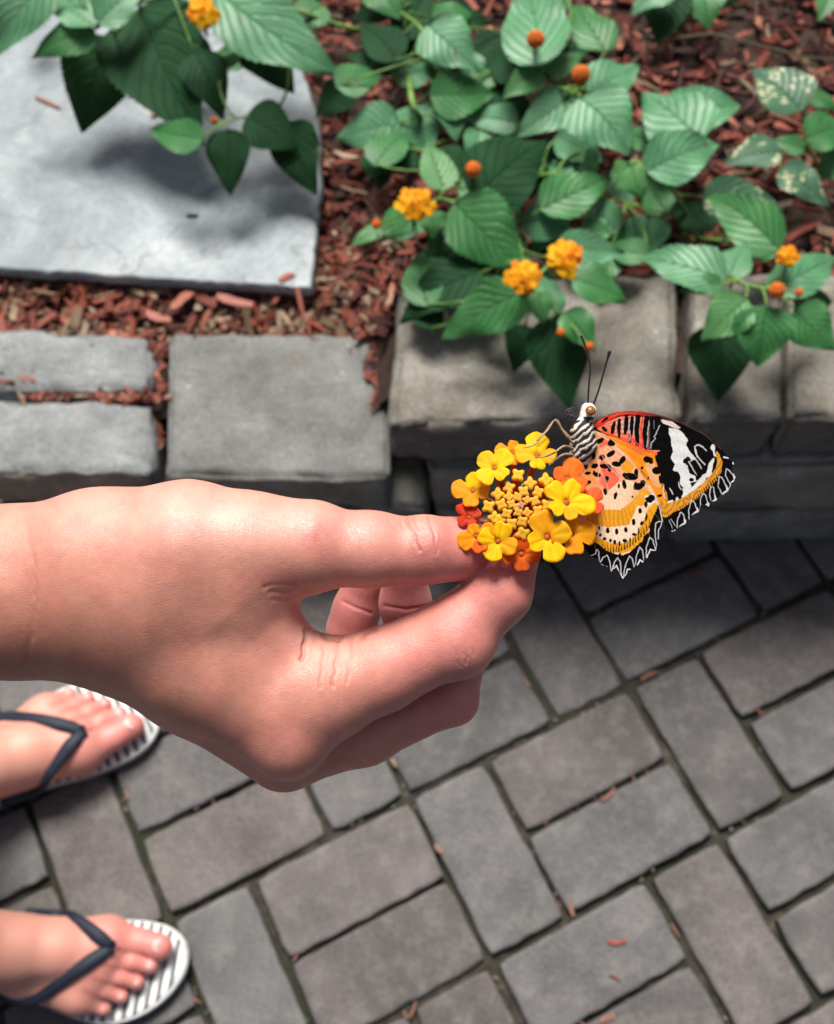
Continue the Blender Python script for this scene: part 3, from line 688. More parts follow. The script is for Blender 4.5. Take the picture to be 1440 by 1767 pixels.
plant('lantana sprig with broad leaves drooping over the right cap blocks', (1170, 400), .29, [
 (1212, 245, 1106, 158, 118, .42, .40, 2), (1182, 192, 1280, 180, 76, .40, .39, 2), (1115, 298, 1242, 246, 90, .43, .42, 2), (1090, 285, 1110, 345, 60, .43, .41, 3),
 (1085, 280, 1062, 325, 40, .42, .41, 3), (1212, 340, 1358, 362, 74, .39, .38, 4), (1345, 432, 1218, 335, 84, .42, .40, 1), (1252, 482, 1098, 442, 88, .44, .42, 2),
 (1258, 478, 1292, 415, 58, .43, .42, 2), (1248, 490, 1172, 502, 38, .44, .43, 1), (1290, 515, 1210, 588, 78, .44, .41, 3), (1325, 528, 1308, 634, 102, .44, .40, 1),
 (1240, 560, 1240, 693, 108, .38, .34, 0), (1372, 532, 1445, 604, 80, .43, .41, 1), (1335, 500, 1450, 440, 72, .43, .42, 2), (1322, 490, 1392, 502, 48, .42, .41, 1),
 (1150, 200, 1240, 150, 60, .38, .37, 2), (1110, 215, 1170, 300, 70, .36, .35, 0), (1290, 440, 1360, 400, 60, .38, .37, 1), (1130, 250, 1060, 230, 40, .38, .37, 1),
 (1230, 400, 1150, 330, 60, .35, .34, 0), (1370, 520, 1440, 520, 60, .39, .38, 0)],
 [([(1170, 400, .29), (1205, 412, .30), (1160, 325, .39), (1115, 285, .42), (1090, 280, .43)], .0032), ([(1205, 412, .30), (1300, 425, .36), (1270, 480, .43), (1330, 500, .43)], .003),
  ([(1115, 285, .42), (1180, 200, .40)], .002)],
 [(1360, 441, .46, 21, 'open', 12), (1342, 500, .46, 15, 'bud', 13), (1380, 504, .45, 8, 'bud', 14)])
plant('lantana with pale flecked leaves at the right edge of the bed', (1420, 300), .29, [
 (1385, 190, 1300, 116, 96, .40, .40, 4), (1348, 262, 1246, 284, 62, .39, .38, 4), (1345, 290, 1432, 358, 62, .39, .37, 4), (1388, 258, 1328, 244, 34, .39, .39, 1),
 (1392, 240, 1465, 218, 66, .39, .38, 1), (1395, 165, 1450, 190, 30, .36, .35, 1), (1420, 260, 1500, 300, 70, .36, .35, 1)],
 [([(1420, 300, .29), (1395, 262, .37), (1350, 275, .38)], .0025), ([(1395, 262, .37), (1385, 190, .39)], .002)], [])
plant('dark leaves of a bush at the top right of the bed', (1180, -60), .29, [
 (1150, -22, 1136, 80, 80, .36, .33, 0), (1208, -22, 1222, 50, 70, .36, .34, 1), (1165, -25, 1088, 26, 56, .38, .36, 2), (1432, -22, 1412, 38, 40, .36, .35, 1),
 (1260, -40, 1240, 20, 60, .36, .34, 0), (1330, -60, 1350, -10, 60, .36, .34, 1), (1180, -40, 1175, 30, 60, .34, .33, 0)],
 [([(1180, -60, .29), (1170, -30, .36), (1200, -30, .36), (1430, -30, .36)], .003)], [])
dm = MB()
for _ in range(5200):
    ci, cj = random.randint(-16, 22), random.randint(-14, 18)
    if random.random() < .5: u_c, v_c = ci+random.gauss(0, .03), cj+random.random()
    else: u_c, v_c = ci+random.random(), cj+random.gauss(0, .03)
    p_ = ud*(u_c*UNIT)+vd*(v_c*UNIT); x_, y_ = GX+p_.x, GY+p_.y
    if not (-.75 < x_ < .75 and -.2 < y_ < WALL_Y-.01) or vnoise2(np.array(x_+9), np.array(y_+9), 14, 31) < .45: continue
    k_ = random.random(); c_ = (.26, .22, .17) if k_ < .5 else ((.10, .08, .05) if k_ < .85 else (.36, .15, .10))
    chip_geo(dm, (x_, y_, random.uniform(-.008, -.003)), random.uniform(.002, .007)*(2 if k_ > .9 else 1), random.uniform(.0012, .003), .0015, random.uniform(0, 3.1), random.gauss(0, .2), 0, c_, 1)
dm.build('joint_debris', M_CHIP, kind='stuff', smooth=False, label='grit and tiny wood crumbs caught in the paver joints', own_origin=False)
tag(MB.build((lambda m_: (m_.tube([at(1160, 66, .335), at(1230, 58, .34), at(1310, 78, .335), at(1390, 98, .332), at(1450, 104, .33)], .0016, 6), m_)[1])(MB()), 'twig', M_WOODY), 'thin bare twig lying across the mulch at the top right', 'twig')

# ------------------------------------------------------------ person: hand, arm, feet and the rest of the body
UN = 1/6190.0; D0 = .315
def J(px, py, z, r):
    """joint seen at photo pixel px,py, z/6190 m behind the hand plane, radius r in the same units"""
    D = D0+z*UN; k = D/D0
    return ((px-720)*k, (py-883.5)*k, z), r*k
def jc(*js): return [J(*j) for j in js]
PALM = [jc((-140, 1024, 90, 152), (40, 1020, 85, 142), (180, 1010, 85, 150)),
        jc((-140, 1024, 210, 150), (40, 1022, 205, 138), (180, 1030, 190, 140)),
        jc((170, 965, 45, 116), (330, 948, 10, 112), (430, 946, 0, 88), (530, 944, 0, 68)),
        jc((190, 1040, 60, 118), (340, 1135, 60, 108), (495, 1262, 62, 66)),
        jc((190, 1060, 160, 112), (340, 1165, 155, 96), (492, 1292, 150, 70)),
        jc((180, 1070, 250, 105), (340, 1165, 245, 88), (488, 1268, 245, 64)),
        jc((170, 1060, 320, 95), (320, 1140, 325, 78), (465, 1232, 325, 58)),
        jc((290, 1025, 30, 128), (410, 1035, 24, 92), (454, 1082, 32, 64)),
        jc((420, 1150, 62, 100), (500, 1195, 62, 90)),
        jc((505, 1130, 60, 38), (520, 1160, 60, 60))]
THUMB = jc((430, 944, 0, 84), (530, 944, 0, 70), (640, 948, 6, 63), (735, 950, 14, 55), (790, 947, 30, 51), (838, 935, 42, 42))
INDEX = jc((497, 1212, 62, 96), (560, 1190, 60, 88), (655, 1158, 56, 70), (785, 1097, 50, 66), (862, 1022, 44, 54), (892, 950, 44, 43))
MIDDLE = jc((492, 1290, 150, 70), (630, 1262, 150, 56), (776, 1204, 150, 45), (814, 1095, 150, 39), (840, 1035, 115, 34))
RING = jc((488, 1262, 245, 62), (620, 1225, 250, 50), (738, 1175, 252, 46), (712, 1090, 245, 43), (700, 1042, 220, 42), (698, 985, 185, 38))
PINKY = jc((465, 1230, 325, 56), (560, 1195, 330, 46), (640, 1160, 330, 42), (606, 1086, 318, 39), (616, 1050, 300, 38), (632, 1000, 270, 34))
def hand_sdf(P):
    d = None
    for c in PALM:
        e = chain(P, c, 30); d = e if d is None else smin(d, e, 52)
    f = None
    for c, k in ((THUMB, 40), (INDEX, 32), (MIDDLE, 20), (RING, 26), (PINKY, 24)):
        e = smin(chain(P, c, 22), d, k); f = e if f is None else smin(f, e, 5)
    # knuckle and joint bulges
    for px, py, z, r, k in ((498, 1285, 40, 52, 46), (792, 1112, 42, 58, 20), (735, 940, 2, 49, 14), (545, 925, -12, 46, 30), (788, 1212, 150, 38, 10)):
        c, rr = J(px, py, z, r); f = smin(f, cone(P, c, c, rr, rr), k)
    return f
def to_world(X):
    Xc = np.stack([X[:, 0]*UN, -X[:, 1]*UN, -(D0+X[:, 2]*UN)], 1)
    return Xc @ CMn.T+np.array([0, 0, H])
Vh, Qh = nets(hand_sdf, (-800, -70, -150), (240, 560, 520), 5.0)
# one subdivision so that creases can be modelled
def catmull(V, Q):
    n = len(V); E = np.concatenate([Q[:, [0, 1]], Q[:, [1, 2]], Q[:, [2, 3]], Q[:, [3, 0]]]); Es = np.sort(E, 1)
    key = Es[:, 0]*(n+1)+Es[:, 1]; uk, inv = np.unique(key, return_inverse=True); a = uk//(n+1); b = uk % (n+1)
    ev = (V[a]+V[b])/2; fv = V[Q].mean(1); m = len(Q); ei = inv.reshape(4, m)+n; fi = np.arange(m)+n+len(uk)
    # smooth originals a little
    acc = np.zeros_like(V); cnt = np.zeros(n); np.add.at(acc, a, V[b]); np.add.at(acc, b, V[a]); np.add.at(cnt, a, 1); np.add.at(cnt, b, 1)
    V0 = V*.5+acc/cnt[:, None]*.5
    q = [np.stack([Q[:, i], ei[i], fi, ei[(i+3) % 4]], 1) for i in range(4)]
    return np.concatenate([V0, ev, fv]), np.concatenate(q)
def smooth(V, Q, it):
    E = np.concatenate([Q[:, [0, 1]], Q[:, [1, 2]], Q[:, [2, 3]], Q[:, [3, 0]]])
    for _ in range(it):
        acc = np.zeros_like(V); cnt = np.zeros(len(V)); np.add.at(acc, E[:, 0], V[E[:, 1]]); np.add.at(cnt, E[:, 0], 1)
        np.add.at(acc, E[:, 1], V[E[:, 0]]); np.add.at(cnt, E[:, 1], 1); V = V*.5+acc/cnt[:, None]*.5
    return V
Vh = smooth(Vh, Qh, 3); Vh, Qh = catmull(Vh, Qh); Vh = smooth(Vh, Qh, 2)
def vnormals(V, Q):
    nf = np.cross(V[Q[:, 2]]-V[Q[:, 0]], V[Q[:, 3]]-V[Q[:, 1]]); N = np.zeros_like(V)
    for i in range(4): np.add.at(N, Q[:, i], nf)
    return N/(np.linalg.norm(N, axis=1)[:, None]+1e-12)
Nh = vnormals(Vh, Qh)
# make sure the normals point outwards
if (np.einsum('ij,ij->i', Nh, Vh-Vh.mean(0))).mean() < 0: Qh = Qh[:, ::-1]; Nh = -Nh
kk = (D0+Vh[:, 2]*UN)/D0; PX = Vh[:, 0]/kk+720; PY = Vh[:, 1]/kk+883.5; front = np.clip(-Nh[:, 2]*2+.2, 0, 1)*(Vh[:, 2] < 130)
def seg_d(x, y, pts):
    d = np.full(x.shape, 1e9)
    for (ax, ay), (bx, by) in zip(pts[:-1], pts[1:]):
        L = (bx-ax)**2+(by-ay)**2; t = np.clip(((x-ax)*(bx-ax)+(y-ay)*(by-ay))/L, 0, 1)
        d = np.minimum(d, np.hypot(x-ax-t*(bx-ax), y-ay-t*(by-ay)))
    return d
CREASES = [([(700, 888), (706, 905), (716, 925), (724, 950)], 2.6, 3.0), ([(712, 889), (716, 905), (722, 918)], 2, 1.8), ([(738, 890), (744, 905), (752, 928), (754, 955)], 2.6, 2.4), ([(730, 893), (733, 915)], 2, 1.4),
           ([(748, 905), (757, 918), (762, 935)], 1.8, 1.2), ([(692, 895), (698, 915)], 2, 1.0),
           ([(529, 1088), (527, 1105), (523, 1125), (520, 1136)], 4, 7), ([(556, 1096), (566, 1104), (583, 1104), (590, 1098)], 3.5, 4), ([(585, 1106), (580, 1150), (574, 1185)], 3, 2.2), ([(606, 1105), (603, 1150), (600, 1180)], 2.8, 1.8), ([(560, 1115), (556, 1150), (552, 1185)], 2.8, 1.4),
           ([(625, 1100), (632, 1092), (650, 1084)], 5, 4.5), ([(468, 1022), (505, 1018), (540, 1022)], 4, 2), ([(470, 1036), (508, 1032), (540, 1030)], 3.5, 1.6), ([(505, 1048), (525, 1040), (545, 1034)], 3, 1.4),
           ([(455, 1012), (490, 1008), (520, 1012)], 4, 1.2), ([(800, 1128), (806, 1136), (806, 1146)], 2.4, 1.4), ([(790, 1140), (796, 1150)], 2.4, .9), ([(815, 1118), (818, 1130)], 2.2, .8), ([(44, 900), (56, 960), (49, 1020), (57, 1080), (46, 1140)], 6, 1.0), ([(60, 960), (63, 1060)], 4, 1.2)]
disp = np.zeros(len(Vh))
for pts, wd, dp in CREASES:
    dd = seg_d(PX+1.5*np.sin(PY*.21), PY+1.2*np.sin(PX*.19), pts); jt = .6+.8*vnoise2(PX, PY, .07, int(wd*10)); disp -= .75*dp*jt*np.exp(-(dd/(wd*.85))**2); disp += .5*dp*jt*.22*np.exp(-((dd-wd*2.2)/(wd*1.3))**2)
disp += 1.6*np.exp(-(seg_d(PX, PY, [(537, 915), (545, 905)])/14)**2)
disp *= front
# creases round the curled fingers
inner = (Vh[:, 2] > 120)*1.0
for pts, wd, dp in (([(592, 1038), (612, 1048), (640, 1058)], 3, 1.8), ([(664, 1046), (700, 1052), (742, 1046)], 3, 1.8)):
    disp -= dp*np.exp(-(seg_d(PX, PY, pts)/wd)**2)*inner
Vh = Vh+Nh*disp[:, None]
def gauss(x, y, cx, cy, sx, sy=None, rot=0):
    sy = sy or sx; c, s = math.cos(rot), math.sin(rot); dx, dy = x-cx, y-cy; u, v = dx*c+dy*s, -dx*s+dy*c
    return np.exp(-(u/sx)**2-(v/sy)**2)
SK = np.array([.55, .235, .168]); PK = np.array([.58, .20, .17]); RD = np.array([.52, .08, .08]); PL = np.array([.70, .37, .30]); TN = np.array([.40, .165, .105])
Ch = np.tile(SK, (len(Vh), 1))
def blend(C, col, wgt): return C*(1-wgt[:, None])+col*wgt[:, None]
fing = np.clip((PX-520)/260, 0, 1); Ch = blend(Ch, PK, fing*.75)
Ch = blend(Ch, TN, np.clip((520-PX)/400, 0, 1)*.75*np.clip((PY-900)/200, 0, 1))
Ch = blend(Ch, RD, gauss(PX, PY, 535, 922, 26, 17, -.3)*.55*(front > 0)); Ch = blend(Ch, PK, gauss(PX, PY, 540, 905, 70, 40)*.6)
Ch = blend(Ch, PL, gauss(PX, PY, 540, 1110, 70, 40)*.6); Ch = blend(Ch, PL, gauss(PX, PY, 330, 870, 330, 75)*.65)  # pale band along the hand's upper edge: highlight put into the colour
Ch = blend(Ch, PK, gauss(PX, PY, 500, 1275, 60, 45)*.5); Ch = blend(Ch, RD, gauss(PX, PY, 880, 975, 60, 50)*.25+gauss(PX, PY, 830, 965, 60, 40)*.25)
Ch = blend(Ch, np.array([.50, .17, .17]), np.clip(inner*.75*(PX > 540)*(PY < 1105), 0, 1))  # curled fingers darker and pinker: shade from the hand put into the colour
mot = (vnoise2(PX, PY, .03, 5)-.5)*.18+(vnoise2(PX, PY, .09, 6)-.5)*.12+(vnoise2(PX, PY, .3, 16)-.5)*.08; Ch *= (1+mot)[:, None]; Ch = blend(Ch, RD, np.clip(vnoise2(PX+90, PY, .022, 7)-.55, 0, 1)*.4)
for pts in ([(120, 900), (210, 930), (300, 905), (390, 925)], [(180, 1090), (260, 1120), (330, 1190), (420, 1235)], [(300, 1020), (360, 1060), (400, 1130)], [(90, 1000), (160, 1040), (250, 1040)]):
    Ch = blend(Ch, np.array([.44, .23, .20]), np.exp(-(seg_d(PX+4*np.sin(PY*.05), PY+4*np.sin(PX*.045), pts)/9)**2)*.22*(front > 0))
Ch = blend(Ch, np.array([.40, .13, .08]), (vnoise2(PX+40, PY+70, .12, 33) > .975)*.25)
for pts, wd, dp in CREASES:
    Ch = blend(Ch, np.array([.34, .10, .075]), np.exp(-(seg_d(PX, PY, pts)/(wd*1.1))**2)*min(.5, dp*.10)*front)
Wh = to_world(Vh)

NAILS = [((846, 900), 30, (34, 7, 26))]
# feet: built once in their own frame (toes towards +x, big toe towards +y), then placed
def foot_sdf(P):
    body = [[((.028, 0, .028), .027), ((.05, 0, .06), .031), ((.045, 0, .11), .030)],
            [((.04, 0, .045), .033), ((.085, .004, .046), .031), ((.125, .008, .033), .026), ((.165, .010, .021), .018)],
            [((.03, .002, .022), .022), ((.10, .012, .024), .018), ((.168, .024, .019), .019)],
            [((.03, -.004, .022), .022), ((.09, -.024, .018), .0165), ((.150, -.029, .016), .015)],
            [((.168, .024, .019), .019), ((.162, -.006, .018), .017), ((.150, -.029, .016), .015)]]
    d = None
    for c in body:
        e = chain(P, c, .012); d = e if d is None else smin(d, e, .02)
    f = d
    toes = [[((.172, .025, .018), .0165), ((.200, .0255, .016), .0135), ((.221, .023, .0145), .0132)],
            [((.170, .008, .017), .011), ((.197, .0065, .019), .0086), ((.214, .005, .0115), .0086)],
            [((.165, -.006, .016), .0105), ((.189, -.009, .018), .0080), ((.204, -.0115, .0108), .0080)],
            [((.157, -.018, .015), .010), ((.178, -.0225, .0165), .0076), ((.191, -.0258, .0102), .0077)],
            [((.148, -.029, .014), .0098), ((.163, -.0345, .0145), .0076), ((.176, -.0385, .0095), .0078)]]
    for tc in toes:
        e = smin(chain(P, tc, .004), d, .009); f = smin(f, e, .0012)
    c = np.array((.04, .03, .075), np.float32); f = smin(f, cone(P, c, c, .010, .010), .02)
    c = np.array((.045, -.028, .068), np.float32); f = smin(f, cone(P, c, c, .010, .010), .02)
    return np.maximum(f, -P[..., 2]+.001)
Vf, Qf = nets(foot_sdf, (-.01, -.062, -.004), (.245, .062, .16), .0017)
Vf = smooth(Vf, Qf, 2); Nf = vnormals(Vf, Qf)
if np.einsum('ij,ij->i', Nf, Vf-Vf.mean(0)).mean() < 0: Qf = Qf[:, ::-1]
Cf = np.tile(np.array([.62, .29, .215]), (len(Vf), 1))
Cf = blend(Cf, np.array([.66, .20, .18]), np.clip((Vf[:, 0]-.13)/.08, 0, 1)*.75)
Cf *= (1+(vnoise2(Vf[:, 0], Vf[:, 1]+Vf[:, 2], 60, 9)-.5)*.15)[:, None]
for (a, b2) in (((.178, .0155), (.212, .0135)), ((.175, 0), (.2, -.003)), ((.168, -.0135), (.19, -.018)), ((.16, -.025), (.178, -.031))):
    Cf = blend(Cf, np.array([.33, .08, .06]), np.exp(-(seg_d(Vf[:, 0], Vf[:, 1], [a, b2])/.0022)**2)*.5)
SOLE_H = .021
def foot_frame(big, little, mirror):
    """place by the tips of the big and the little toe (photo pixels)"""
    a = at(big[0], big[1], SOLE_H+.012); b2 = at(little[0], little[1], SOLE_H+.01)
    la = Vector((.233, .023*mirror)); lb = Vector((.184, -.0395*mirror)); dl = lb-la; dw = Vector((b2.x-a.x, b2.y-a.y))
    s = dw.length/dl.length; th = math.atan2(dw.y, dw.x)-math.atan2(dl.y, dl.x); s = min(max(s, 1.0), 1.22)
    c, q = math.cos(th)*s, math.sin(th)*s
    ml = (la+lb)/2; mw = Vector(((a.x+b2.x)/2, (a.y+b2.y)/2)); o = mw-Vector((ml.x*c-ml.y*q, ml.x*q+ml.y*c))
    return s, th, o
def foot_place(P, fr, mirror, z0=SOLE_H):
    s, th, o = fr; P = np.asarray(P, float); x, y, z = P[:, 0], P[:, 1]*mirror, P[:, 2]
    return np.stack([o.x+s*(x*math.cos(th)-y*math.sin(th)), o.y+s*(x*math.sin(th)+y*math.cos(th)), z0+s*z], 1)
FEET = [(foot_frame((297, 1638), (192, 1744), 1), 1), (foot_frame((250, 1247), (131, 1192), -1), -1)]
print('feet', [(round(f[0][0], 2), round(math.degrees(f[0][1]), 1), tuple(f[0][2])) for f in FEET])

# remaining body, out of the frame to the left
wr = to_world(np.array([J(-100, 1024, 145, 1)[0]]))[0]; wr2 = to_world(np.array([J(-220, 1024, 150, 1)[0]]))[0]
dirw = (wr2-wr)/np.linalg.norm(wr2-wr)
elbow = wr+dirw*.17+np.array([-.02, .02, -.05]); shR = np.array([-.60, .09, 1.30]); shL = np.array([-.60, .43, 1.30])
ank = [foot_place([(.045, 0, .09)], f, m_)[0] for f, m_ in FEET]
hipR, hipL = np.array([-.60, .19, .86]), np.array([-.60, .34, .86])
kneeR, kneeL = ank[0]*.45+hipR*.55+np.array([.03, 0, 0]), ank[1]*.45+hipL*.55+np.array([.03, 0, 0])
print('arm', wr, elbow, shR, 'ank', ank)
def body_sdf(P):
    d = chain(P, [((-.59, .26, .88), .12), ((-.59, .26, 1.02), .105), ((-.60, .26, 1.16), .125), ((-.60, .26, 1.25), .11)], .05)
    d = smin(d, cone(P, (-.60, .16, 1.27), (-.60, .36, 1.27), .07, .07), .06)
    d = smin(d, cone(P, (-.60, .26, 1.27), (-.585, .26, 1.42), .055, .05), .03)
    for h, k, a in ((hipR, kneeR, ank[0]), (hipL, kneeL, ank[1])):
        leg = chain(P, [(h, .085), (k, .055), (k*.6+a*.4+np.array([-.012, 0, 0]), .054), (a+np.array([0, 0, .04]), .034), (a+np.array([0, 0, -.03]), .034)], .03)
        d = smin(d, leg, .04)
    d = smin(d, chain(P, [(shR, .052), (elbow, .040), (wr*.45+elbow*.55, .0385), (wr, .0262), ], .02), .03)
    d = smin(d, chain(P, [(shL, .052), ((-.63, .50, 1.05), .040), ((-.55, .52, .86), .028), ((-.52, .50, .78), .028)], .02), .03)
    # head, looking down at the flower
    hc = np.array([-.56, .26, 1.53]); hd = smin(cone(P, hc+[-.015, 0, .02], hc+[-.005, 0, .03], .082, .085), cone(P, hc+[.035, 0, -.04], hc+[.02, 0, .02], .045, .07), .04)
    hd = smin(hd, cone(P, hc+[.088, 0, .0], hc+[.104, 0, -.028], .008, .013), .012)
    for s in (-1, 1):
        hd = smin(hd, cone(P, hc+[-.005, s*.083, .0], hc+[-.012, s*.085, -.025], .014, .009), .008)
        hd = -smin(-hd, cone(P, hc+[.088, s*.032, .012], hc+[.088, s*.032, .012], .014, .014), .012)
        hd = smin(hd, cone(P, hc+[.072, s*.032, .010], hc+[.072, s*.032, .010], .012, .012), .003)
    hd = smin(hd, cone(P, hc+[.085, -.018, -.050], hc+[.085, .018, -.050], .007, .007), .008)
    return smin(d, hd, .02)
Vb, Qb = nets(body_sdf, (-.86, -.02, .10), (-.10, .66, 1.68), .0105)
Vb = smooth(Vb, Qb, 2); Nb = vnormals(Vb, Qb)
if np.einsum('ij,ij->i', Nb, Vb-np.array([-.6, .26, 1.0])).mean() < 0: Qb = Qb[:, ::-1]
Cb = np.tile(np.array([.60, .31, .21]), (len(Vb), 1))
Vs_, Qs_, Cs_ = [Wh, Vb], [Qh, Qb+len(Wh)], [Ch, Cb]; off = len(Wh)+len(Vb)
for fr, mi in FEET:
    Vs_.append(foot_place(Vf, fr, mi)); Qs_.append((Qf if mi > 0 else Qf[:, ::-1])+off); Cs_.append(Cf); off += len(Vf)
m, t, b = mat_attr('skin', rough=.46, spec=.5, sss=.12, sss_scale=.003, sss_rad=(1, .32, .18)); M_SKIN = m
b.inputs['Sheen Weight'].default_value = .12; b.inputs['Sheen Roughness'].default_value = .4; b.inputs['Sheen Tint'].default_value = (1, .88, .84, 1)
oc = texco(t); st = ND(t, 'ShaderNodeMapping'); st.inputs['Rotation'].default_value = (.3, .2, .6); st.inputs['Scale'].default_value = (1, 1.9, 1.3); t.links.new(oc, st.inputs[0])
vo = ND(t, 'ShaderNodeTexVoronoi', feature='DISTANCE_TO_EDGE'); vo.inputs['Scale'].default_value = 1150; t.links.new(st.outputs[0], vo.inputs['Vector'])
vl = ramp(t, vo.outputs[0], [(0, (0, 0, 0)), (.16, (1, 1, 1))]); nn = noise(t, 330, 5, .7, oc)
p = bump(t, b, vl, .26, .00022); bump(t, b, nn.outputs[0], .16, .0005, p)
rr = ramp(t, nn.outputs[0], [(.3, (.34, .34, .34)), (.7, (.50, .50, .50))]); t.links.new(rr, b.inputs['Roughness'])
base = Vector((-.60, .26, 0))
person = empty('person', base, 'person in striped flip-flops holding out a flower head between thumb and forefinger', 'person')
Va = np.concatenate(Vs_)-np.array(base)
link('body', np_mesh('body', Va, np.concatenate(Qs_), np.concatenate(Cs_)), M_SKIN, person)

for (nx_, ny_), nz_, nr_ in NAILS:
    mbn = MB(); mbn.ell(cs(nx_, ny_, D0+nz_*UN), (nr_[0]*UN, nr_[1]*UN, nr_[2]*UN), CM @ Matrix.Rotation(-.12, 3, 'Z'), 20, 12)
    mbn.build('fingernail', mat_simple('finger_nail', (.76, .50, .46), .3, .5, var=.04), person)
# clothes
m_shirt = mat_simple('cotton', (.55, .60, .62), .9, .1, scale=300); m_short = mat_simple('denim', (.07, .11, .19), .9, .1, scale=400); m_hair = mat_simple('hair', (.05, .028, .015), .45, .5, scale=80)
def shirt_sdf(P):
    d = chain(P, [((-.59, .26, .90), .135), ((-.59, .26, 1.02), .125), ((-.60, .26, 1.16), .14), ((-.60, .26, 1.25), .12)], .05)
    d = smin(d, cone(P, (-.60, .15, 1.275), (-.60, .37, 1.275), .082, .082), .05)
    d = smin(d, cone(P, shR, shR*.55+elbow*.45, .066, .060), .03); d = smin(d, cone(P, shL, (-.62, .47, 1.17), .066, .060), .03)
    return np.maximum(d, P[..., 2]-1.335)
def short_sdf(P):
    d = chain(P, [((-.59, .26, .88), .133), ((-.59, .26, .96), .122)], .04)
    for h, k in ((hipR, kneeR), (hipL, kneeL)): d = smin(d, cone(P, h, h*.4+k*.6, .10, .085), .03)
    return d
def hair_sdf(P):
    hc = np.array([-.56, .26, 1.53]); d = cone(P, hc+[-.022, 0, .025], hc+[-.015, 0, .035], .092, .092)
    d = smin(d, cone(P, hc+[-.06, 0, .0], hc+[-.075, 0, -.12], .07, .05), .03)
    return np.maximum(d, P[..., 0]-hc[0]-.055-(P[..., 2]-hc[2]-.06)*.6+.03*0)
for nme, fn, mt, lo, hi in (('shirt', shirt_sdf, m_shirt, (-.85, 0, .80), (-.35, .62, 1.36)), ('shorts', short_sdf, m_short, (-.85, .02, .5), (-.35, .5, 1.1)), ('hair', hair_sdf, m_hair, (-.72, .12, 1.32), (-.44, .4, 1.68))):
    V_, Q_ = nets(fn, lo, hi, .011); V_ = smooth(V_, Q_, 2)
    N_ = vnormals(V_, Q_)
    if np.einsum('ij,ij->i', N_, V_-V_.mean(0)).mean() < 0: Q_ = Q_[:, ::-1]
    link(nme, np_mesh(nme, V_-np.array(base), Q_), mt, person)

# flip-flops: sole, striped footbed and Y strap
m, t, b = nm('striped_footbed'); oc = texco(t); sx = ND(t, 'ShaderNodeSeparateXYZ'); t.links.new(oc, sx.inputs[0])
nz = noise(t, 60, 3, .5, oc); ph = mth(t, 'ADD', mth(t, 'MULTIPLY', sx.outputs[0], 98), mth(t, 'MULTIPLY', nz.outputs[0], .12)); fr_ = mth(t, 'FRACT', ph)
t.links.new(ramp(t, fr_, [(0, (.10, .105, .11)), (.38, (.11, .115, .12)), (.46, (.72, .74, .72)), (.93, (.74, .76, .74)), (1, (.05, .055, .06))]), b.inputs['Base Color']); b.inputs['Roughness'].default_value = .6
bump(t, b, fr_, .2, .001); M_FB = m
M_SOLE = mat_simple('sole_foam', (.16, .165, .165), .7, .3, scale=200); M_WELT = mat_simple('pale_foam', (.52, .53, .50), .65, .3, var=.1, scale=150); M_STRAP = mat_simple('navy_rubber', (.012, .018, .032), .6, .3, var=.12, scale=120)
def sole_outline(n=72):
    ctl = [(-.018, 0), (-.010, -.026), (.03, -.034), (.08, -.033), (.13, -.047), (.17, -.0535), (.205, -.044), (.232, -.022), (.2455, .006), (.240, .032), (.215, .0465), (.17, .046), (.12, .036), (.07, .030), (.02, .031), (-.010, .024)]
    out = []; L = len(ctl)
    for i in range(L):
        p0, p1, p2, p3 = [Vector(ctl[(i+k) % L]) for k in (-1, 0, 1, 2)]
        for k in range(6):
            s = k/6; out.append(.5*((2*p1)+(p2-p0)*s+(2*p0-5*p1+4*p2-p3)*s*s+(3*p1-p0-3*p2+p3)*s**3))
    return out
def surf_z(x, y):
    zz = np.linspace(.12, .0, 121, dtype=np.float32); P = np.stack([np.full(121, x), np.full(121, y), zz], 1).astype(np.float32); f = foot_sdf(P)
    i = np.argmax(f < 0); return float(zz[i]) if (f < 0).any() else 0.0
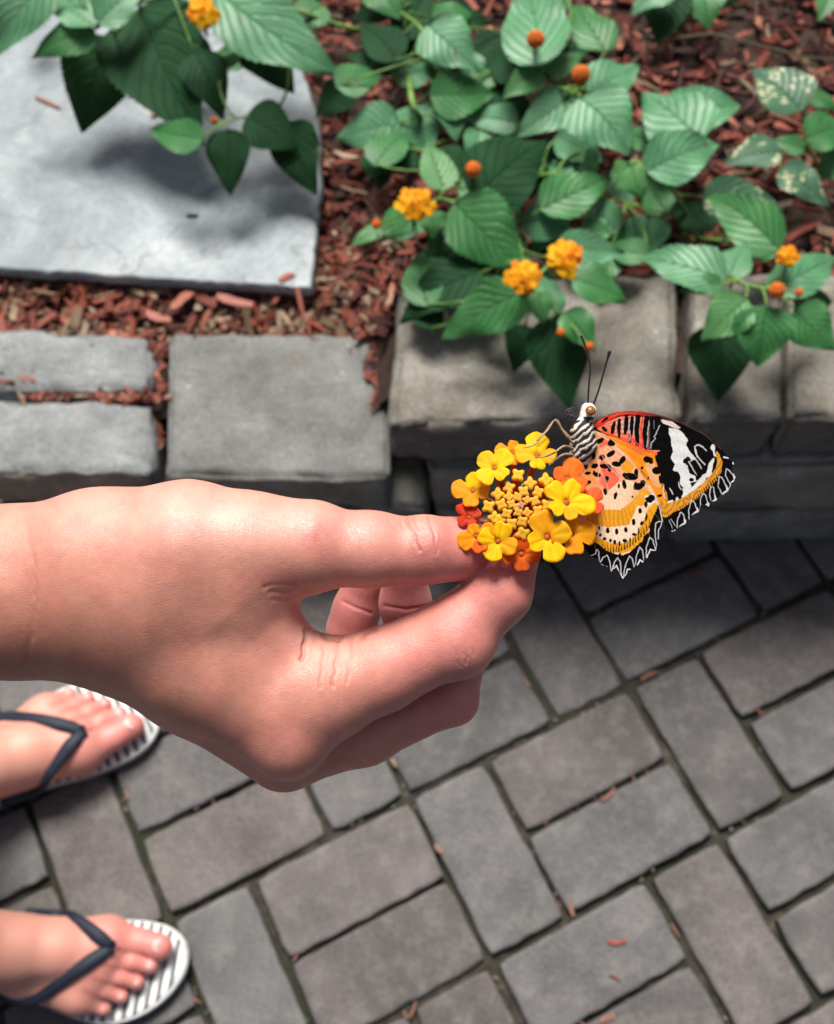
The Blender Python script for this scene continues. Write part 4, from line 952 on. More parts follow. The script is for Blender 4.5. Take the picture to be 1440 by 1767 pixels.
for q_, (fr, mi) in enumerate(FEET):
    s, th, o = fr; Rz = Matrix.Rotation(th, 3, 'Z')
    def W(p): return Vector(foot_place([p], fr, mi, SOLE_H)[0])
    def W2(p): return Vector(foot_place([p], fr, mi, 0)[0])
    out = sole_outline(); cen = Vector((.12, 0))
    def ring(scale, z): return [W2((cen.x+(p.x-cen.x)*(1+scale*.012/.13*6), p.y*(1+scale*.1), z)) for p in out]
    def prism(name, rings, mat, parent):
        n = len(out); V = sum(rings, []); Fc = []
        for j in range(len(rings)-1):
            for i in range(n): Fc.append((j*n+i, j*n+(i+1) % n, (j+1)*n+(i+1) % n, (j+1)*n+i))
        Fc.append(tuple((len(rings)-1)*n+i for i in range(n))); Fc.append(tuple(range(n))[::-1])
        if mi < 0: Fc = Fc
        mb = MB(); mb.add(V, Fc); me = mb.mesh(name, tuple(parent.matrix_world.translation))
        me.materials.append(mat); ob = bpy.data.objects.new(name, me); COL.objects.link(ob); ob.parent = parent; return ob
    k = 1/s
    ff = prism('flip_flop', [ring(-.1, .003*k), ring(.0, .004*k), ring(.03, .012*k)], M_SOLE, person); bpy.context.view_layer.update()
    wl = prism('welt', [ring(.03, .0121*k), ring(.05, .0145*k), ring(.03, .0185*k), ring(.0, .0195*k)], M_WELT, person); 
    # footbed keeps its own frame so the stripes run across the foot
    mbf = MB(); n = len(out); pts = [Vector((cen.x+(p.x-cen.x)*.985, p.y*.965*mi, 0)) for p in out]
    pts2 = [Vector((cen.x+(p.x-cen.x)*.97, p.y*.94*mi, .0016)) for p in out]
    mbf.add(pts+pts2, [(i, (i+1) % n, n+(i+1) % n, n+i) for i in range(n)]+[tuple(n+i for i in range(n))])
    me = mbf.mesh('footbed'); me.materials.append(M_FB); ob = bpy.data.objects.new('footbed', me); COL.objects.link(ob)
    ob.matrix_world = Matrix.Translation((o.x, o.y, .0196)) @ Matrix.Rotation(th, 4, 'Z') @ Matrix.Scale(s, 4)
    bpy.context.view_layer.update()
    def reparent(ob, par):
        bpy.context.view_layer.update(); mw = ob.matrix_world.copy(); ob.parent = par; ob.matrix_parent_inverse = par.matrix_world.inverted(); ob.matrix_world = mw
    reparent(wl, ff); reparent(ob, ff)
    # strap from the toe post over the instep to both sides
    post = (.181, .0165)
    mbs = MB()
    for side in (1, -1):
        end = (.085, .034) if side > 0 else (.070, -.036)
        pts = []
        for i in range(21):
            u = i/20; kn = ((post), (.150, .033), (.124, .043), (.080, .038)) if side > 0 else ((post), (.150, -.010), (.112, -.041), (.060, -.036))
            q3 = u*2.999; ki = int(q3); ft = q3-ki; x = kn[ki][0]*(1-ft)+kn[ki+1][0]*ft; y = kn[ki][1]*(1-ft)+kn[ki+1][1]*ft
            z = surf_z(x, y) + .0022
            if u < .12: z = max(z, .032)
            if u > .6: z = max(z*.6+.012*.4, .012*(1-(u-.6)/.4)+.001)
            pts.append([x, y, z])
        for _ in range(4):
            for i in range(1, 20): pts[i][2] = max(pts[i][2], (pts[i-1][2]+pts[i+1][2])/2)
        for _ in range(3):
            for i in range(1, 20): pts[i][0] = (pts[i-1][0]+pts[i][0]*2+pts[i+1][0])/4; pts[i][1] = (pts[i-1][1]+pts[i][1]*2+pts[i+1][1])/4
        pts[-1][2] = -.004; P3 = [W(p) for p in pts]
        mbs.tube(P3, [.0056*s if i < 2 else (.0070*s-.0018*s*abs(i/20-.2)) for i in range(21)], 10, flat=.5)
    mbs.tube([W((post[0]+.001, post[1], .036)), W((post[0]+.006, post[1]-.001, .026)), W((post[0]+.006, post[1]-.001, .0))], [.0052*s, .003*s, .0026*s], 9)
    reparent(mbs.build('strap', M_STRAP, person), ff)
    for tx, ty, tz, rx, ry in ((.2225, .0235, .0262, .0070, .0075), (.2155, .005, .0195, .0045, .0048), (.2055, -.0115, .0180, .004, .0042), (.1925, -.0258, .0172, .0036, .0040), (.1770, -.0388, .0166, .0032, .0036)):
        mbn = MB(); mbn.ell(W((tx, ty, tz-.001)), (rx*s, ry*s, .0018*s), Rz @ Matrix.Rotation(.55, 3, 'Y'), 16, 8)
        mbn.build('toenail', bpy.data.materials.get('nail') or mat_simple('nail', (.74, .42, .40), .35, .5, var=.05), person)

# ------------------------------------------------------------ the flower head held in the fingers
fc = cs(892, 870, .3125); VD = (fc-CAMP).normalized(); RT = Vector(CMn[:, 0]); UPV = Vector(CMn[:, 1]); BK = Vector(CMn[:, 2])
flower = empty('flower_head', cs(880, 985, .330), 'round yellow and orange flower head pinched between thumb and forefinger', 'flower')
def fz(X, Y): return 770+X/5.143, 740+Y/5.143
def outward(px, py, k=1.0):
    dx, dy = (px-895)/105, (py-872)/105; return (BK+RT*dx*k*.75-UPV*dy*k*.75).normalized()
stem_c = cs(893, 885, .338)
FL = [((430, 340), 138, [YEL, YEL, (.93, .66, .01), YEL], .3095), ((590, 205), 110, [ORY, (.90, .42, .01), ORY], .3135), ((815, 225), 148, [(.92, .55, .01), YEL, (.92, .6, .01), YEL], .3120),
      ((235, 545), 128, [YEL, ORY, ORY, (.92, .52, .01)], .3125), ((200, 785), 100, [RED_, (.72, .10, .03), RED_], .3118), ((268, 955), 122, [ORY, ORA, ORY, (.9, .45, .01)], .3098),
      ((460, 1000), 150, [(.92, .52, .01), YEL, YEL, YEL], .3085), ((672, 1115), 146, [(.78, .16, .012), ORA, (.80, .13, .01), ORA], .3100), ((905, 965), 160, [(.91, .50, .01), YEL, YEL, (.92, .58, .01)], .3075),
      ((1125, 930), 155, [ORY, (.92, .45, .01), (.92, .5, .01), ORY], .3100), ((1080, 650), 168, [YEL, (.92, .55, .01), YEL, YEL, YEL], .3085), ((1090, 440), 138, [(.90, .24, .02), (.88, .20, .03)], .3115), ((1285, 640), 125, [(.86, .17, .035), (.82, .13, .04)], .3125)]
for i, ((X, Y), R, cols, dep) in enumerate(FL):
    px, py = fz(X, Y); c = cs(px, py, dep); mb = MB()
    floret_geo(mb, c, (outward(px, py, .4)+UPV*.25).normalized(), R/5.143*dep/F*1.30, cols, 400+i*7, stem_c+(c-stem_c)*.12, 4 if len(cols) != 5 else 5, cup=.14, irregular=.26, tube_col=(.62, .17, .05), eye=(.95, .45, .01) if cols[0] is YEL else None)
    mb.build('floret', M_BUD, flower)
BUDS = [(640, 410, 60), (750, 482, 56), (888, 455, 64), (935, 560, 58), (560, 520, 54), (690, 555, 52), (820, 560, 52), (460, 580, 58), (560, 602, 48), (640, 605, 46), (718, 632, 40), (790, 640, 50), (378, 690, 60), (492, 672, 54), (582, 668, 44),
        (900, 675, 56), (430, 790, 56), (540, 752, 52), (640, 742, 44), (722, 745, 46), (815, 725, 50), (478, 815, 54), (582, 842, 56), (678, 822, 54), (780, 835, 56), (878, 800, 58), (680, 930, 66), (625, 690, 36), (670, 675, 36)]
for i, (X, Y, R) in enumerate(BUDS):
    px, py = fz(X, Y); rr = math.hypot(X-670, Y-675)/300; dep = .3085+.0016*rr*rr; c = cs(px, py, dep)
    k = min(1, rr); col = (1.0, .55+.12*k, .09-.04*k) if (X, Y) != (670, 675) else (.85, .42, .26)
    mb = MB(); n_ = outward(px, py, .55); bud_geo(mb, c, n_, R/5.143*dep/F*1.16, col, 70+i, 2.2)
    e = c-n_*(R/5.143*dep/F)*2.0; mb.tube([e, e*.5+stem_c*.5-BK*.0, stem_c+(c-stem_c)*.1], [.0006, .0005, .0004], 7, (.62, .20, .06))
    mb.build('bud', M_BUD, flower)
mb = MB(); mb.ell(stem_c, (.0035, .0035, .004), None, 14, 10, (.30, .32, .06)); mb.tube([stem_c, cs(880, 930, .3375), cs(872, 985, .335), cs(862, 1040, .338)], [.0011, .0010, .0010, .0010], 9, (.22, .34, .07))
for k in range(9):
    an = k*.7; d = RT*math.cos(an)+UPV*math.sin(an); mb.tube([stem_c, stem_c+d*.005-BK*.001, stem_c+d*.009+BK*.001], [.0006, .0008, .0002], 6, (.26, .38, .08), flat=.4)
mb.build('stem', M_BUD, flower)

# ------------------------------------------------------------ butterfly
bt = empty('butterfly', cs(985, 800, .316), 'lacewing butterfly with folded orange, black and white wings perched on the flower head', 'butterfly')
def Wp(X, Y): return np.stack([1000+np.asarray(X)/4.966, 680+np.asarray(Y)/4.966], -1)
def inpoly(x, y, P):
    r = np.zeros(x.shape, bool); n = len(P)
    for i in range(n):
        x0, y0 = P[i]; x1, y1 = P[(i+1) % n]
        if y0 == y1: continue
        c = ((y0 > y) != (y1 > y)) & (x < (x1-x0)*(y-y0)/(y1-y0)+x0); r ^= c
    return r
def wob(x, y, a=4, s=.05, sd=0): return x+(vnoise2(x+500, y+500, s, 20+sd)-.5)*2*a, y+(vnoise2(x+900, y+300, s, 21+sd)-.5)*2*a
class Paint:
    def __init__(s, x, y, base): s.x, s.y = x, y; s.C = np.tile(np.array(base, float), (len(x), 1)); s.wx, s.wy = wob(x, y, 3, .05)
    def put(s, mask, col, a=1): s.C = s.C*(1-(mask*a)[:, None])+np.array(col)*(mask*a)[:, None]
    def poly(s, P, col, a=1): s.put(inpoly(s.wx, s.wy, P).astype(float), col, a)
    def line(s, P, wdt, col, a=1, soft=2.5):
        s.put(np.clip((wdt/2-seg_d(s.wx, s.wy, P))/soft+.5, 0, 1), col, a)
    def vline(s, P, wds, col, a=1):
        m = np.zeros(len(s.x))
        for (p, q, w0, w1) in zip(P[:-1], P[1:], wds[:-1], wds[1:]):
            L = (q[0]-p[0])**2+(q[1]-p[1])**2; t = np.clip(((s.wx-p[0])*(q[0]-p[0])+(s.wy-p[1])*(q[1]-p[1]))/L, 0, 1)
            d = np.hypot(s.wx-p[0]-t*(q[0]-p[0]), s.wy-p[1]-t*(q[1]-p[1])); m = np.maximum(m, np.clip(((w0+(w1-w0)*t)/2-d)/3+.5, 0, 1))
        s.put(m, col, a)
    def spot(s, x, y, rx, ry, rot=0, col=(.0025, .002, .002), a=1):
        c, q = math.cos(math.radians(rot)), math.sin(math.radians(rot)); dx, dy = s.wx-x, s.wy-y
        s.put(np.clip((1-np.hypot((dx*c+dy*q)/rx, (-dx*q+dy*c)/ry))*min(rx, ry)/3+.5, 0, 1), col, a)
BLK = (.0025, .002, .002); WHT = (.72, .71, .68); RED2 = (.62, .035, .02); SAL = (.76, .20, .11); ORG = (.84, .27, .012); OCH = (.72, .30, .02); CRM = (.76, .50, .32); PCH = (.84, .55, .36)
FW = [(110, 268), (140, 235), (190, 205), (250, 176), (330, 152), (430, 142), (530, 148), (640, 166), (750, 196), (870, 238), (980, 290), (1080, 345), (1160, 402), (1220, 468), (1262, 528), (1282, 545), (1296, 565), (1322, 585), (1328, 600), (1305, 625), (1312, 665), (1340, 712), (1322, 762), (1298, 788), (1278, 830), (1232, 868), (1215, 852), (1178, 912), (1150, 925), (1128, 912), (1112, 968), (1075, 945), (1045, 945), (1025, 1010), (985, 1030), (945, 1082), (930, 1060), (912, 1112), (880, 1128), (838, 1152), (820, 1175), (795, 1182), (765, 1150), (735, 1120), (700, 1060), (560, 800), (400, 560), (240, 400), (150, 320)]
def paint_fore(x, y):
    p = Paint(x, y, BLK)
    p.poly([(110, 268), (190, 205), (330, 150), (430, 140), (560, 150), (700, 185), (690, 215), (560, 188), (430, 172), (330, 190), (250, 232), (170, 300)], RED2)
    p.put(np.clip((x-430)/260, 0, 1)*(y < 235)*(x < 900), (.05, .012, .014), .92)
    p.line([(120, 275), (180, 230), (250, 195), (340, 168), (430, 158)], 9, (.75, .10, .05), .7); p.spot(225, 215, 30, 12, -38); p.spot(205, 235, 16, 8, -30)
    p.poly([(150, 300), (250, 235), (340, 195), (460, 185), (600, 205), (700, 225), (690, 490), (650, 505), (560, 480), (430, 425), (330, 372), (210, 332)], SAL)
    p.put(np.clip((y-300)/120, 0, 1)*(x > 250)*(x < 560)*(y < 470), (.78, .10, .05), .7); p.put(np.clip((x-560)/50, 0, 1)*(y > 190)*(y < 480)*(x < 700), BLK)
    for P, wd in (([(302, 240), (290, 290), (280, 345)], [20, 36, 24]), ([(345, 222), (340, 290), (342, 372)], [26, 32, 20]), ([(405, 205), (405, 270), (392, 335)], [36, 44, 26]), ([(455, 200), (452, 260), (432, 412)], [26, 36, 22]),
                  ([(503, 195), (492, 300), (500, 435)], [40, 44, 34]), ([(580, 205), (565, 330), (560, 470)], [44, 50, 46]), ([(205, 285), (225, 310)], [24, 30])): p.vline(P, wd, BLK)
    for P, c_, wd in (([(372, 222), (366, 270), (378, 330)], (.62, .55, .52), 8), ([(432, 210), (424, 290), (440, 360), (430, 400)], (.45, .50, .50), 9), ([(478, 200), (470, 270), (466, 370)], (.40, .46, .46), 8), ([(318, 235), (312, 300), (316, 345)], (.70, .4, .34), 7),
                      ([(600, 232), (586, 330), (590, 380), (578, 455)], (.36, .46, .48), 9), ([(690, 270), (662, 330), (640, 365), (655, 380), (618, 420), (612, 465)], (.40, .48, .50), 9), ([(640, 225), (640, 300)], (.25, .3, .32), 4)): p.line(P, wd, c_, .9, 4)
    p.line([(545, 205), (528, 290), (540, 380), (548, 450)], 14, (.72, .06, .04)); p.line([(425, 350), (480, 410), (560, 478), (650, 508)], 12, (.75, .06, .03))
    p.line([(200, 318), (330, 378), (430, 428), (550, 482), (660, 512)], 20, (.76, .09, .035))
    p.poly([(170, 330), (330, 385), (430, 436), (560, 492), (650, 512), (655, 570), (680, 640), (700, 700), (722, 800), (745, 900), (760, 960), (700, 980), (640, 850), (560, 690), (430, 530), (330, 430)], ORG)
    p.put(gauss(x, y, 500, 490, 70, 30, .45), (.78, .12, .04), .8); p.poly([(560, 590), (640, 590), (665, 660), (690, 700), (700, 800), (640, 790), (590, 690)], (.78, .44, .22), .85)
    p.line([(700, 760), (735, 840), (750, 930)], 26, OCH); p.spot(590, 560, 42, 27, 12); p.spot(618, 585, 18, 16); p.spot(662, 655, 38, 32); p.spot(538, 632, 12, 16); p.spot(700, 735, 20, 38, -15); p.spot(590, 720, 9, 14); p.spot(690, 870, 22, 14)
    # white band
    p.poly([(768, 288), (850, 302), (900, 345), (930, 392), (915, 440), (960, 508), (1002, 548), (985, 585), (945, 572), (905, 545), (900, 575), (930, 620), (945, 680), (990, 700), (1012, 745), (950, 765), (965, 800), (935, 860), (905, 890), (870, 850), (890, 800), (862, 770), (868, 720), (832, 668), (800, 650), (822, 600), (782, 545), (806, 490), (790, 440), (785, 380), (768, 335)], WHT)
    for P in ([(820, 330), (870, 420), (960, 530)], [(800, 400), (870, 500), (950, 600)], [(810, 520), (880, 620), (920, 700)], [(800, 350), (850, 400)]): p.line(P, 4, (.5, .49, .47), .45)
    p.poly([(695, 218), (745, 222), (805, 238), (868, 288), (830, 298), (765, 268), (720, 250)], (.70, .58, .53)); p.line([(760, 245), (840, 280)], 5, (.45, .25, .22), .7)
    for P, wd in (([(1090, 485), (1055, 452), (1018, 432), (988, 448), (1000, 505), (1035, 560), (1075, 602)], 10), ([(735, 765), (715, 830), (735, 890)], 8), ([(738, 768), (790, 830), (812, 885), (800, 905)], 9), ([(850, 710), (855, 790), (895, 850)], 8), ([(1000, 480), (1015, 540)], 7)): p.line(P, wd, (.66, .64, .61), .95, 4)
    p.spot(835, 705, 32, 48, -15); p.spot(750, 795, 22, 48, -10); p.spot(918, 580, 26, 30, -35); p.spot(955, 640, 22, 32, -40); p.spot(985, 590, 28, 28); p.spot(962, 735, 22, 18); p.spot(880, 850, 18, 34, -20); p.spot(935, 555, 14, 24, -50)
    for P in ([(940, 580), (985, 660), (1010, 700)], [(905, 600), (935, 650)], [(1000, 560), (1050, 640)]): p.vline(P, [12, 10, 3][:len(P)], (.6, .58, .55), .85)
    # white to ochre border
    p.vline([(775, 935), (835, 915), (900, 890), (925, 840), (975, 820), (1040, 760), (1075, 700), (1110, 690), (1128, 600), (1150, 560)], [40, 55, 48, 60, 48, 60, 36, 44, 36, 20], WHT)
    p.spot(810, 890, 18, 32, -20); p.spot(860, 880, 16, 26, -25); p.spot(1065, 660, 30, 26, -35); p.spot(1010, 720, 14, 18); p.spot(1146, 458, 19, 27, 0, WHT); p.line([(1150, 480), (1165, 530)], 16, WHT)
    p.vline([(722, 935), (740, 1000), (780, 975), (860, 948), (930, 905), (1010, 850), (1090, 780), (1150, 720), (1195, 650), (1205, 580), (1180, 500)], [60, 110, 92, 82, 74, 78, 66, 72, 52, 42, 20], OCH)
    tex = np.sin((x*.78+y*.62)*.16+vnoise2(x, y, .02, 3)*8); bm = (np.hypot(p.C[:, 0]-OCH[0], p.C[:, 1]-OCH[1]) < .08)
    p.put(bm*np.clip(tex, 0, 1), (.36, .12, .015), .75); p.put(bm*np.clip(-tex-.5, 0, 1), (.78, .42, .10), .6)
    for i in range(26):
        t = i/25; bx = 760+t*430; by = 1030-t*(360)-40*math.sin(math.pi*t)*-1; p.vline([(bx-4, by-10+(i % 3)*6), (bx+14, by+44)], [1, 19], BLK, .95)
    ch = [[(842, 1148), (838, 1090), (868, 1012), (892, 1030), (913, 1108)], [(942, 1080), (938, 990), (962, 912), (985, 925), (1022, 1018)], [(1040, 960), (1040, 900), (1062, 852), (1085, 868), (1112, 958)], [(1130, 930), (1118, 850), (1128, 792), (1150, 800), (1172, 912)], [(1228, 862), (1190, 790), (1198, 706), (1225, 715), (1272, 822)], [(1298, 782), (1255, 700), (1262, 640), (1285, 650), (1335, 715)]]
    for c_ in ch: p.line(c_, 8, (.56, .55, .57), 1, 4); p.vline([c_[-1], (c_[-1][0]-14, c_[-1][1]-45)], [24, 3], (.72, .71, .71))
    for q0, q1 in zip(ch[:-1], ch[1:]): p.line([q0[-1], q1[0]], 8, (.50, .49, .51), 1, 4)
    for x_, y_ in ((880, 1118), (990, 1015), (1085, 950), (1155, 905), (1245, 840), (1315, 745)): p.vline([(x_+16, y_-8), (x_-22, y_+20)], [16, 5], (.70, .69, .70))
    p.line([(1240, 540), (1275, 548)], 12, WHT); p.spot(1320, 592, 8, 14, 0, WHT); p.spot(797, 1175, 8, 8, 0, WHT); p.spot(820, 1168, 7, 7, 0, WHT)
    for P in ([(770, 1080), (800, 1150)], [(785, 1070), (825, 1130)]): p.line(P, 5, (.5, .5, .5))
    p.line([(250, 176), (430, 146), (640, 170), (870, 242), (1080, 350), (1220, 472)], 7, (.16, .07, .05), .6)
    return p.C
HW = [(96, 300), (150, 318), (220, 345), (300, 400), (400, 490), (480, 590), (560, 700), (620, 800), (668, 900), (700, 985), (718, 1090), (706, 1160), (690, 1240), (664, 1305), (664, 1342), (625, 1345), (578, 1412), (560, 1390), (552, 1440), (500, 1472), (484, 1458), (468, 1495), (430, 1510), (402, 1552), (372, 1588), (345, 1530), (332, 1508), (292, 1500), (272, 1530), (240, 1480), (188, 1462), (165, 1418), (100, 1388), (60, 1330), (-40, 1290), (-90, 1200), (-100, 1050), (-80, 900), (-60, 760), (-20, 640), (30, 540), (40, 440), (60, 360)]
def paint_hind(x, y):
    p = Paint(x, y, PCH)
    p.poly([(80, 280), (300, 380), (470, 560), (560, 700), (600, 820), (400, 800), (100, 860), (-100, 900), (-60, 500)], (.82, .40, .22))
    p.put(np.clip((860-y)/120, 0, 1)*np.clip((230-x)/120, 0, 1), (.84, .27, .04), .85)
    p.poly([(180, 330), (300, 380), (330, 430), (230, 440), (160, 470), (190, 400)], (.78, .14, .07)); p.poly([(190, 545), (240, 600), (300, 640), (340, 700), (330, 770), (260, 835), (215, 800), (175, 760), (195, 690), (180, 620)], (.80, .12, .075)); p.put(gauss(x, y, 260, 740, 90, 70), (.82, .16, .07), .8)
    p.poly([(385, 565), (430, 580), (470, 625), (440, 672), (375, 665), (360, 625)], (.80, .32, .02))
    p.line([(140, 300), (250, 360), (400, 480), (520, 620), (600, 760)], 46, ORG, .85); p.line([(150, 330), (300, 430), (380, 520)], 16, (.84, .50, .28), .8)
    p.poly([(240, 840), (330, 760), (420, 730), (490, 770), (470, 850), (420, 940), (350, 992), (110, 996), (170, 905)], (.86, .60, .38))
    p.put(np.clip(gauss(x, y, 150, 930, 60, 60), 0, 1), (.80, .66, .52), .6)
    p.poly([(60, 990), (352, 990), (430, 935), (520, 842), (560, 800), (622, 850), (655, 920), (600, 940), (545, 950), (490, 990), (455, 1060), (425, 1128), (250, 1142), (60, 1112)], (.78, .33, .02))
    p.put(np.clip(gauss(x, y, 480, 880, 60, 60), 0, 1), (.76, .36, .05), .6); p.poly([(500, 800), (590, 820), (585, 860), (520, 870)], (.78, .36, .03))
    p.poly([(60, 1112), (250, 1140), (425, 1124), (500, 955), (565, 965), (590, 1060), (560, 1150), (475, 1245), (330, 1292), (180, 1255), (90, 1190)], (.88, .66, .46))
    p.poly([(560, 870), (640, 850), (655, 930), (600, 950), (570, 930)], (.80, .74, .66))
    p.vline([(60, 1180), (150, 1262), (260, 1312), (370, 1325), (470, 1285), (545, 1195), (585, 1080), (622, 1000), (648, 960)], [60, 62, 74, 82, 84, 86, 66, 70, 50], (.80, .34, .015))
    tex = np.sin(np.arctan2(y-300, x-200)*130+vnoise2(x, y, .01, 4)*5); bm = (y > 990)*(p.C[:, 1] < .42); p.put(bm*np.clip(tex, 0, 1), (.42, .15, .015), .55); p.put((y > 820)*(p.C[:, 1] >= .42)*np.clip(tex, 0, 1), (.72, .50, .33), .4)
    # black border
    p.poly([(40, 1230), (110, 1262), (170, 1288), (240, 1345), (330, 1378), (350, 1355), (365, 1382), (430, 1360), (470, 1320), (540, 1262), (555, 1215), (605, 1180), (608, 1110), (640, 1040), (662, 990), (676, 940), (760, 1000), (740, 1500), (300, 1650), (-100, 1500), (-120, 1200)], BLK)
    for i in range(20):
        t = i/19; bx = 150+t*450; by = 1318+60*math.sin(t*math.pi*.75)-t*t*240; p.vline([(bx, by-46), (bx+2, by+20)], [2, 15], BLK, .9)
    for sp in [(172, 402, 42, 20, -28), (275, 420, 30, 24, 0), (268, 402, 12, 14, 0), (272, 512, 38, 21, -38), (195, 542, 24, 22, -30), (125, 530, 16, 32, 10), (320, 600, 38, 22, 8), (370, 565, 22, 36, 32), (225, 618, 46, 19, 6), (262, 640, 15, 24, 0), (132, 615, 30, 20, -18), (62, 622, 12, 26, 20), (75, 678, 26, 14, -10), (150, 690, 36, 18, 18), (128, 675, 12, 18, 0), (65, 762, 38, 18, -22), (235, 722, 18, 20, 0), (236, 748, 7, 16, 0), (440, 706, 60, 30, 6), (488, 680, 18, 40, 8), (388, 692, 16, 20, 0), (387, 775, 17, 38, -10), (340, 786, 9, 20, 8), (225, 836, 17, 28, -8), (311, 872, 14, 30, 12), (508, 792, 44, 28, -18), (545, 762, 22, 26, 0), (485, 775, 14, 22, 0), (598, 905, 32, 22, 25), (630, 888, 18, 24, -30), (573, 945, 14, 28, 5), (608, 875, 14, 14, 0), (521, 1000, 15, 24, 0), (575, 1058, 9, 32, 8), (467, 1096, 15, 26, 0), (537, 1106, 16, 16, 0), (400, 1163, 14, 24, 0), (472, 1202, 20, 12, 15), (321, 1178, 14, 26, 0), (245, 1168, 15, 26, 0), (171, 1146, 8, 17, 0), (511, 1172, 6, 30, 0), (390, 1256, 18, 16, 0), (217, 1241, 15, 14, 0), (267, 1256, 12, 14, 0), (306, 1270, 13, 20, 0), (347, 1281, 8, 20, 0), (181, 1210, 10, 14, 0), (130, 1188, 30, 17, 22), (435, 1250, 7, 20, 0), (455, 880, 8, 9, 0), (60, 450, 10, 30, 40), (95, 400, 8, 34, 48), (20, 500, 10, 30, 40), (90, 470, 7, 26, 30), (30, 560, 9, 24, 30)]: p.spot(sp[0], sp[1], sp[2]*1.08, sp[3]*1.08, sp[4])
    for P in ([(100, 420), (90, 560), (80, 620)], [(120, 400), (180, 640), (235, 760), (260, 850)], [(130, 380), (230, 600), (330, 700)], [(80, 500), (30, 640), (20, 800)], [(160, 560), (175, 640), (150, 760)]): p.line(P, 5, (.72, .52, .40), .85)
    for k in range(9):
        a0 = 1.9-k*.145; x1, y1 = 180+1150*math.cos(a0), 330+1000*math.sin(a0); p.line([(180+430*math.cos(a0), 330+430*math.sin(a0)), (x1, y1)], 3, (.45, .22, .06), .4)
    ch = [[(100, 1384), (140, 1372), (150, 1330), (166, 1350), (172, 1420)], [(178, 1448), (205, 1400), (238, 1382), (262, 1430), (275, 1520)], [(285, 1502), (300, 1440), (332, 1402), (352, 1440), (362, 1560)], [(378, 1572), (392, 1480), (430, 1386), (452, 1410), (470, 1480)], [(478, 1470), (490, 1390), (518, 1312), (542, 1340), (556, 1425)], [(576, 1405), (576, 1310), (605, 1228), (630, 1250), (655, 1335)], [(664, 1300), (650, 1200), (655, 1110), (680, 1090), (708, 1092), (700, 1130), (680, 1170), (680, 1240)]]
    for c_ in ch: p.line(c_, 8, (.56, .55, .58), 1, 4)
    for q0, q1 in zip(ch[:-1], ch[1:]): p.line([q0[-1], q1[0]], 8, (.50, .49, .51), 1, 4)
    p.line([(182, 1462), (236, 1482)], 10, (.72, .71, .7)); p.line([(498, 1470), (520, 1420), (552, 1440)], 11, (.72, .71, .7)); p.line([(400, 1550), (415, 1500), (440, 1505)], 9, (.72, .71, .7)); p.line([(580, 1402), (610, 1330), (655, 1342)], 10, (.72, .71, .7)); p.line([(290, 1500), (320, 1470), (345, 1530), (372, 1584), (400, 1545)], 9, (.72, .71, .7))
    p.line([(100, 300), (250, 362), (420, 500), (560, 690), (640, 840), (690, 980), (712, 1090)], 8, (.55, .44, .32), .85); p.line([(640, 840), (690, 980), (714, 1090)], 8, (.62, .58, .64), .9)
    return p.C
def wing(name, poly, paint, dep, tilt, parent, step=3.2, bulge=.0012, side=1):
    P = np.array(poly, float); x0, y0 = P.min(0)-6; x1, y1 = P.max(0)+6
    nx, ny = int((x1-x0)/step)+1, int((y1-y0)/step)+1
    X, Y = np.meshgrid(x0+np.arange(nx)*step, y0+np.arange(ny)*step, indexing='ij'); X = X.ravel(); Y = Y.ravel()
    inside = inpoly(X, Y, poly); I = np.arange(nx*ny).reshape(nx, ny)
    Q = np.stack([I[:-1, :-1], I[1:, :-1], I[1:, 1:], I[:-1, 1:]], -1).reshape(-1, 4); keep = inside[Q].sum(1) >= 2; Q = Q[keep]
    used = np.unique(Q); mp = np.full(nx*ny, -1); mp[used] = np.arange(len(used)); Q = mp[Q]; X = X[used]; Y = Y[used]
    # pull the outside vertices of border faces onto the outline
    out = ~inpoly(X, Y, poly); Pn = np.roll(P, -1, 0)
    for i in np.where(out)[0]:
        d = Pn-P; t = np.clip(((X[i]-P[:, 0])*d[:, 0]+(Y[i]-P[:, 1])*d[:, 1])/((d**2).sum(1)+1e-9), 0, 1); cx = P[:, 0]+t*d[:, 0]; cy = P[:, 1]+t*d[:, 1]
        j = np.argmin((cx-X[i])**2+(cy-Y[i])**2); X[i], Y[i] = cx[j], cy[j]
    C = np.clip(paint(X, Y), 0, 1); px = Wp(X, Y)
    # wing plane: leans slightly away from the lens, gently cambered, with vein relief
    u = (X-100)/1100; v = (Y-300)/1100
    D = dep+tilt[0]*u+tilt[1]*v-bulge*np.sin(np.clip(u, 0, 1)*math.pi)+.00003*np.sin(np.arctan2(Y-300, X-80)*46)
    cam_x = (px[:, 0]-720)/F*D; cam_y = (883.5-px[:, 1])/F*D; Wd = np.stack([cam_x, cam_y, -D], 1) @ CMn.T+np.array([0, 0, H])
    me = np_mesh(name, Wd-np.array(parent.location), Q[:, ::-1], C); o = link(name, me, M_WING, parent)
    so_ = o.modifiers.new('thickness', 'SOLIDIFY'); so_.thickness = .00012; so_.offset = 0; return o
M_WING, t, b = mat_attr('wing_scales', rough=.85, spec=.06, noise_amt=.22, nscale=1500)
wing('forewing', FW, paint_fore, .3177, (.006, .003), bt); wing('hindwing', HW, paint_hind, .3160, (.004, .003), bt)
M_BODY, t, b = nm('striped_fur'); oc = texco(t); mpn = ND(t, 'ShaderNodeMapping'); mpn.inputs['Rotation'].default_value = (0, 0, 0); t.links.new(oc, mpn.inputs[0])
a_ = ND(t, 'ShaderNodeAttribute', attribute_name='Col'); t.links.new(a_.outputs['Color'], b.inputs['Base Color']); b.inputs['Roughness'].default_value = .8; nfur = noise(t, 1800, 4, .7, oc); bump(t, b, nfur.outputs[0], .8, .0003)
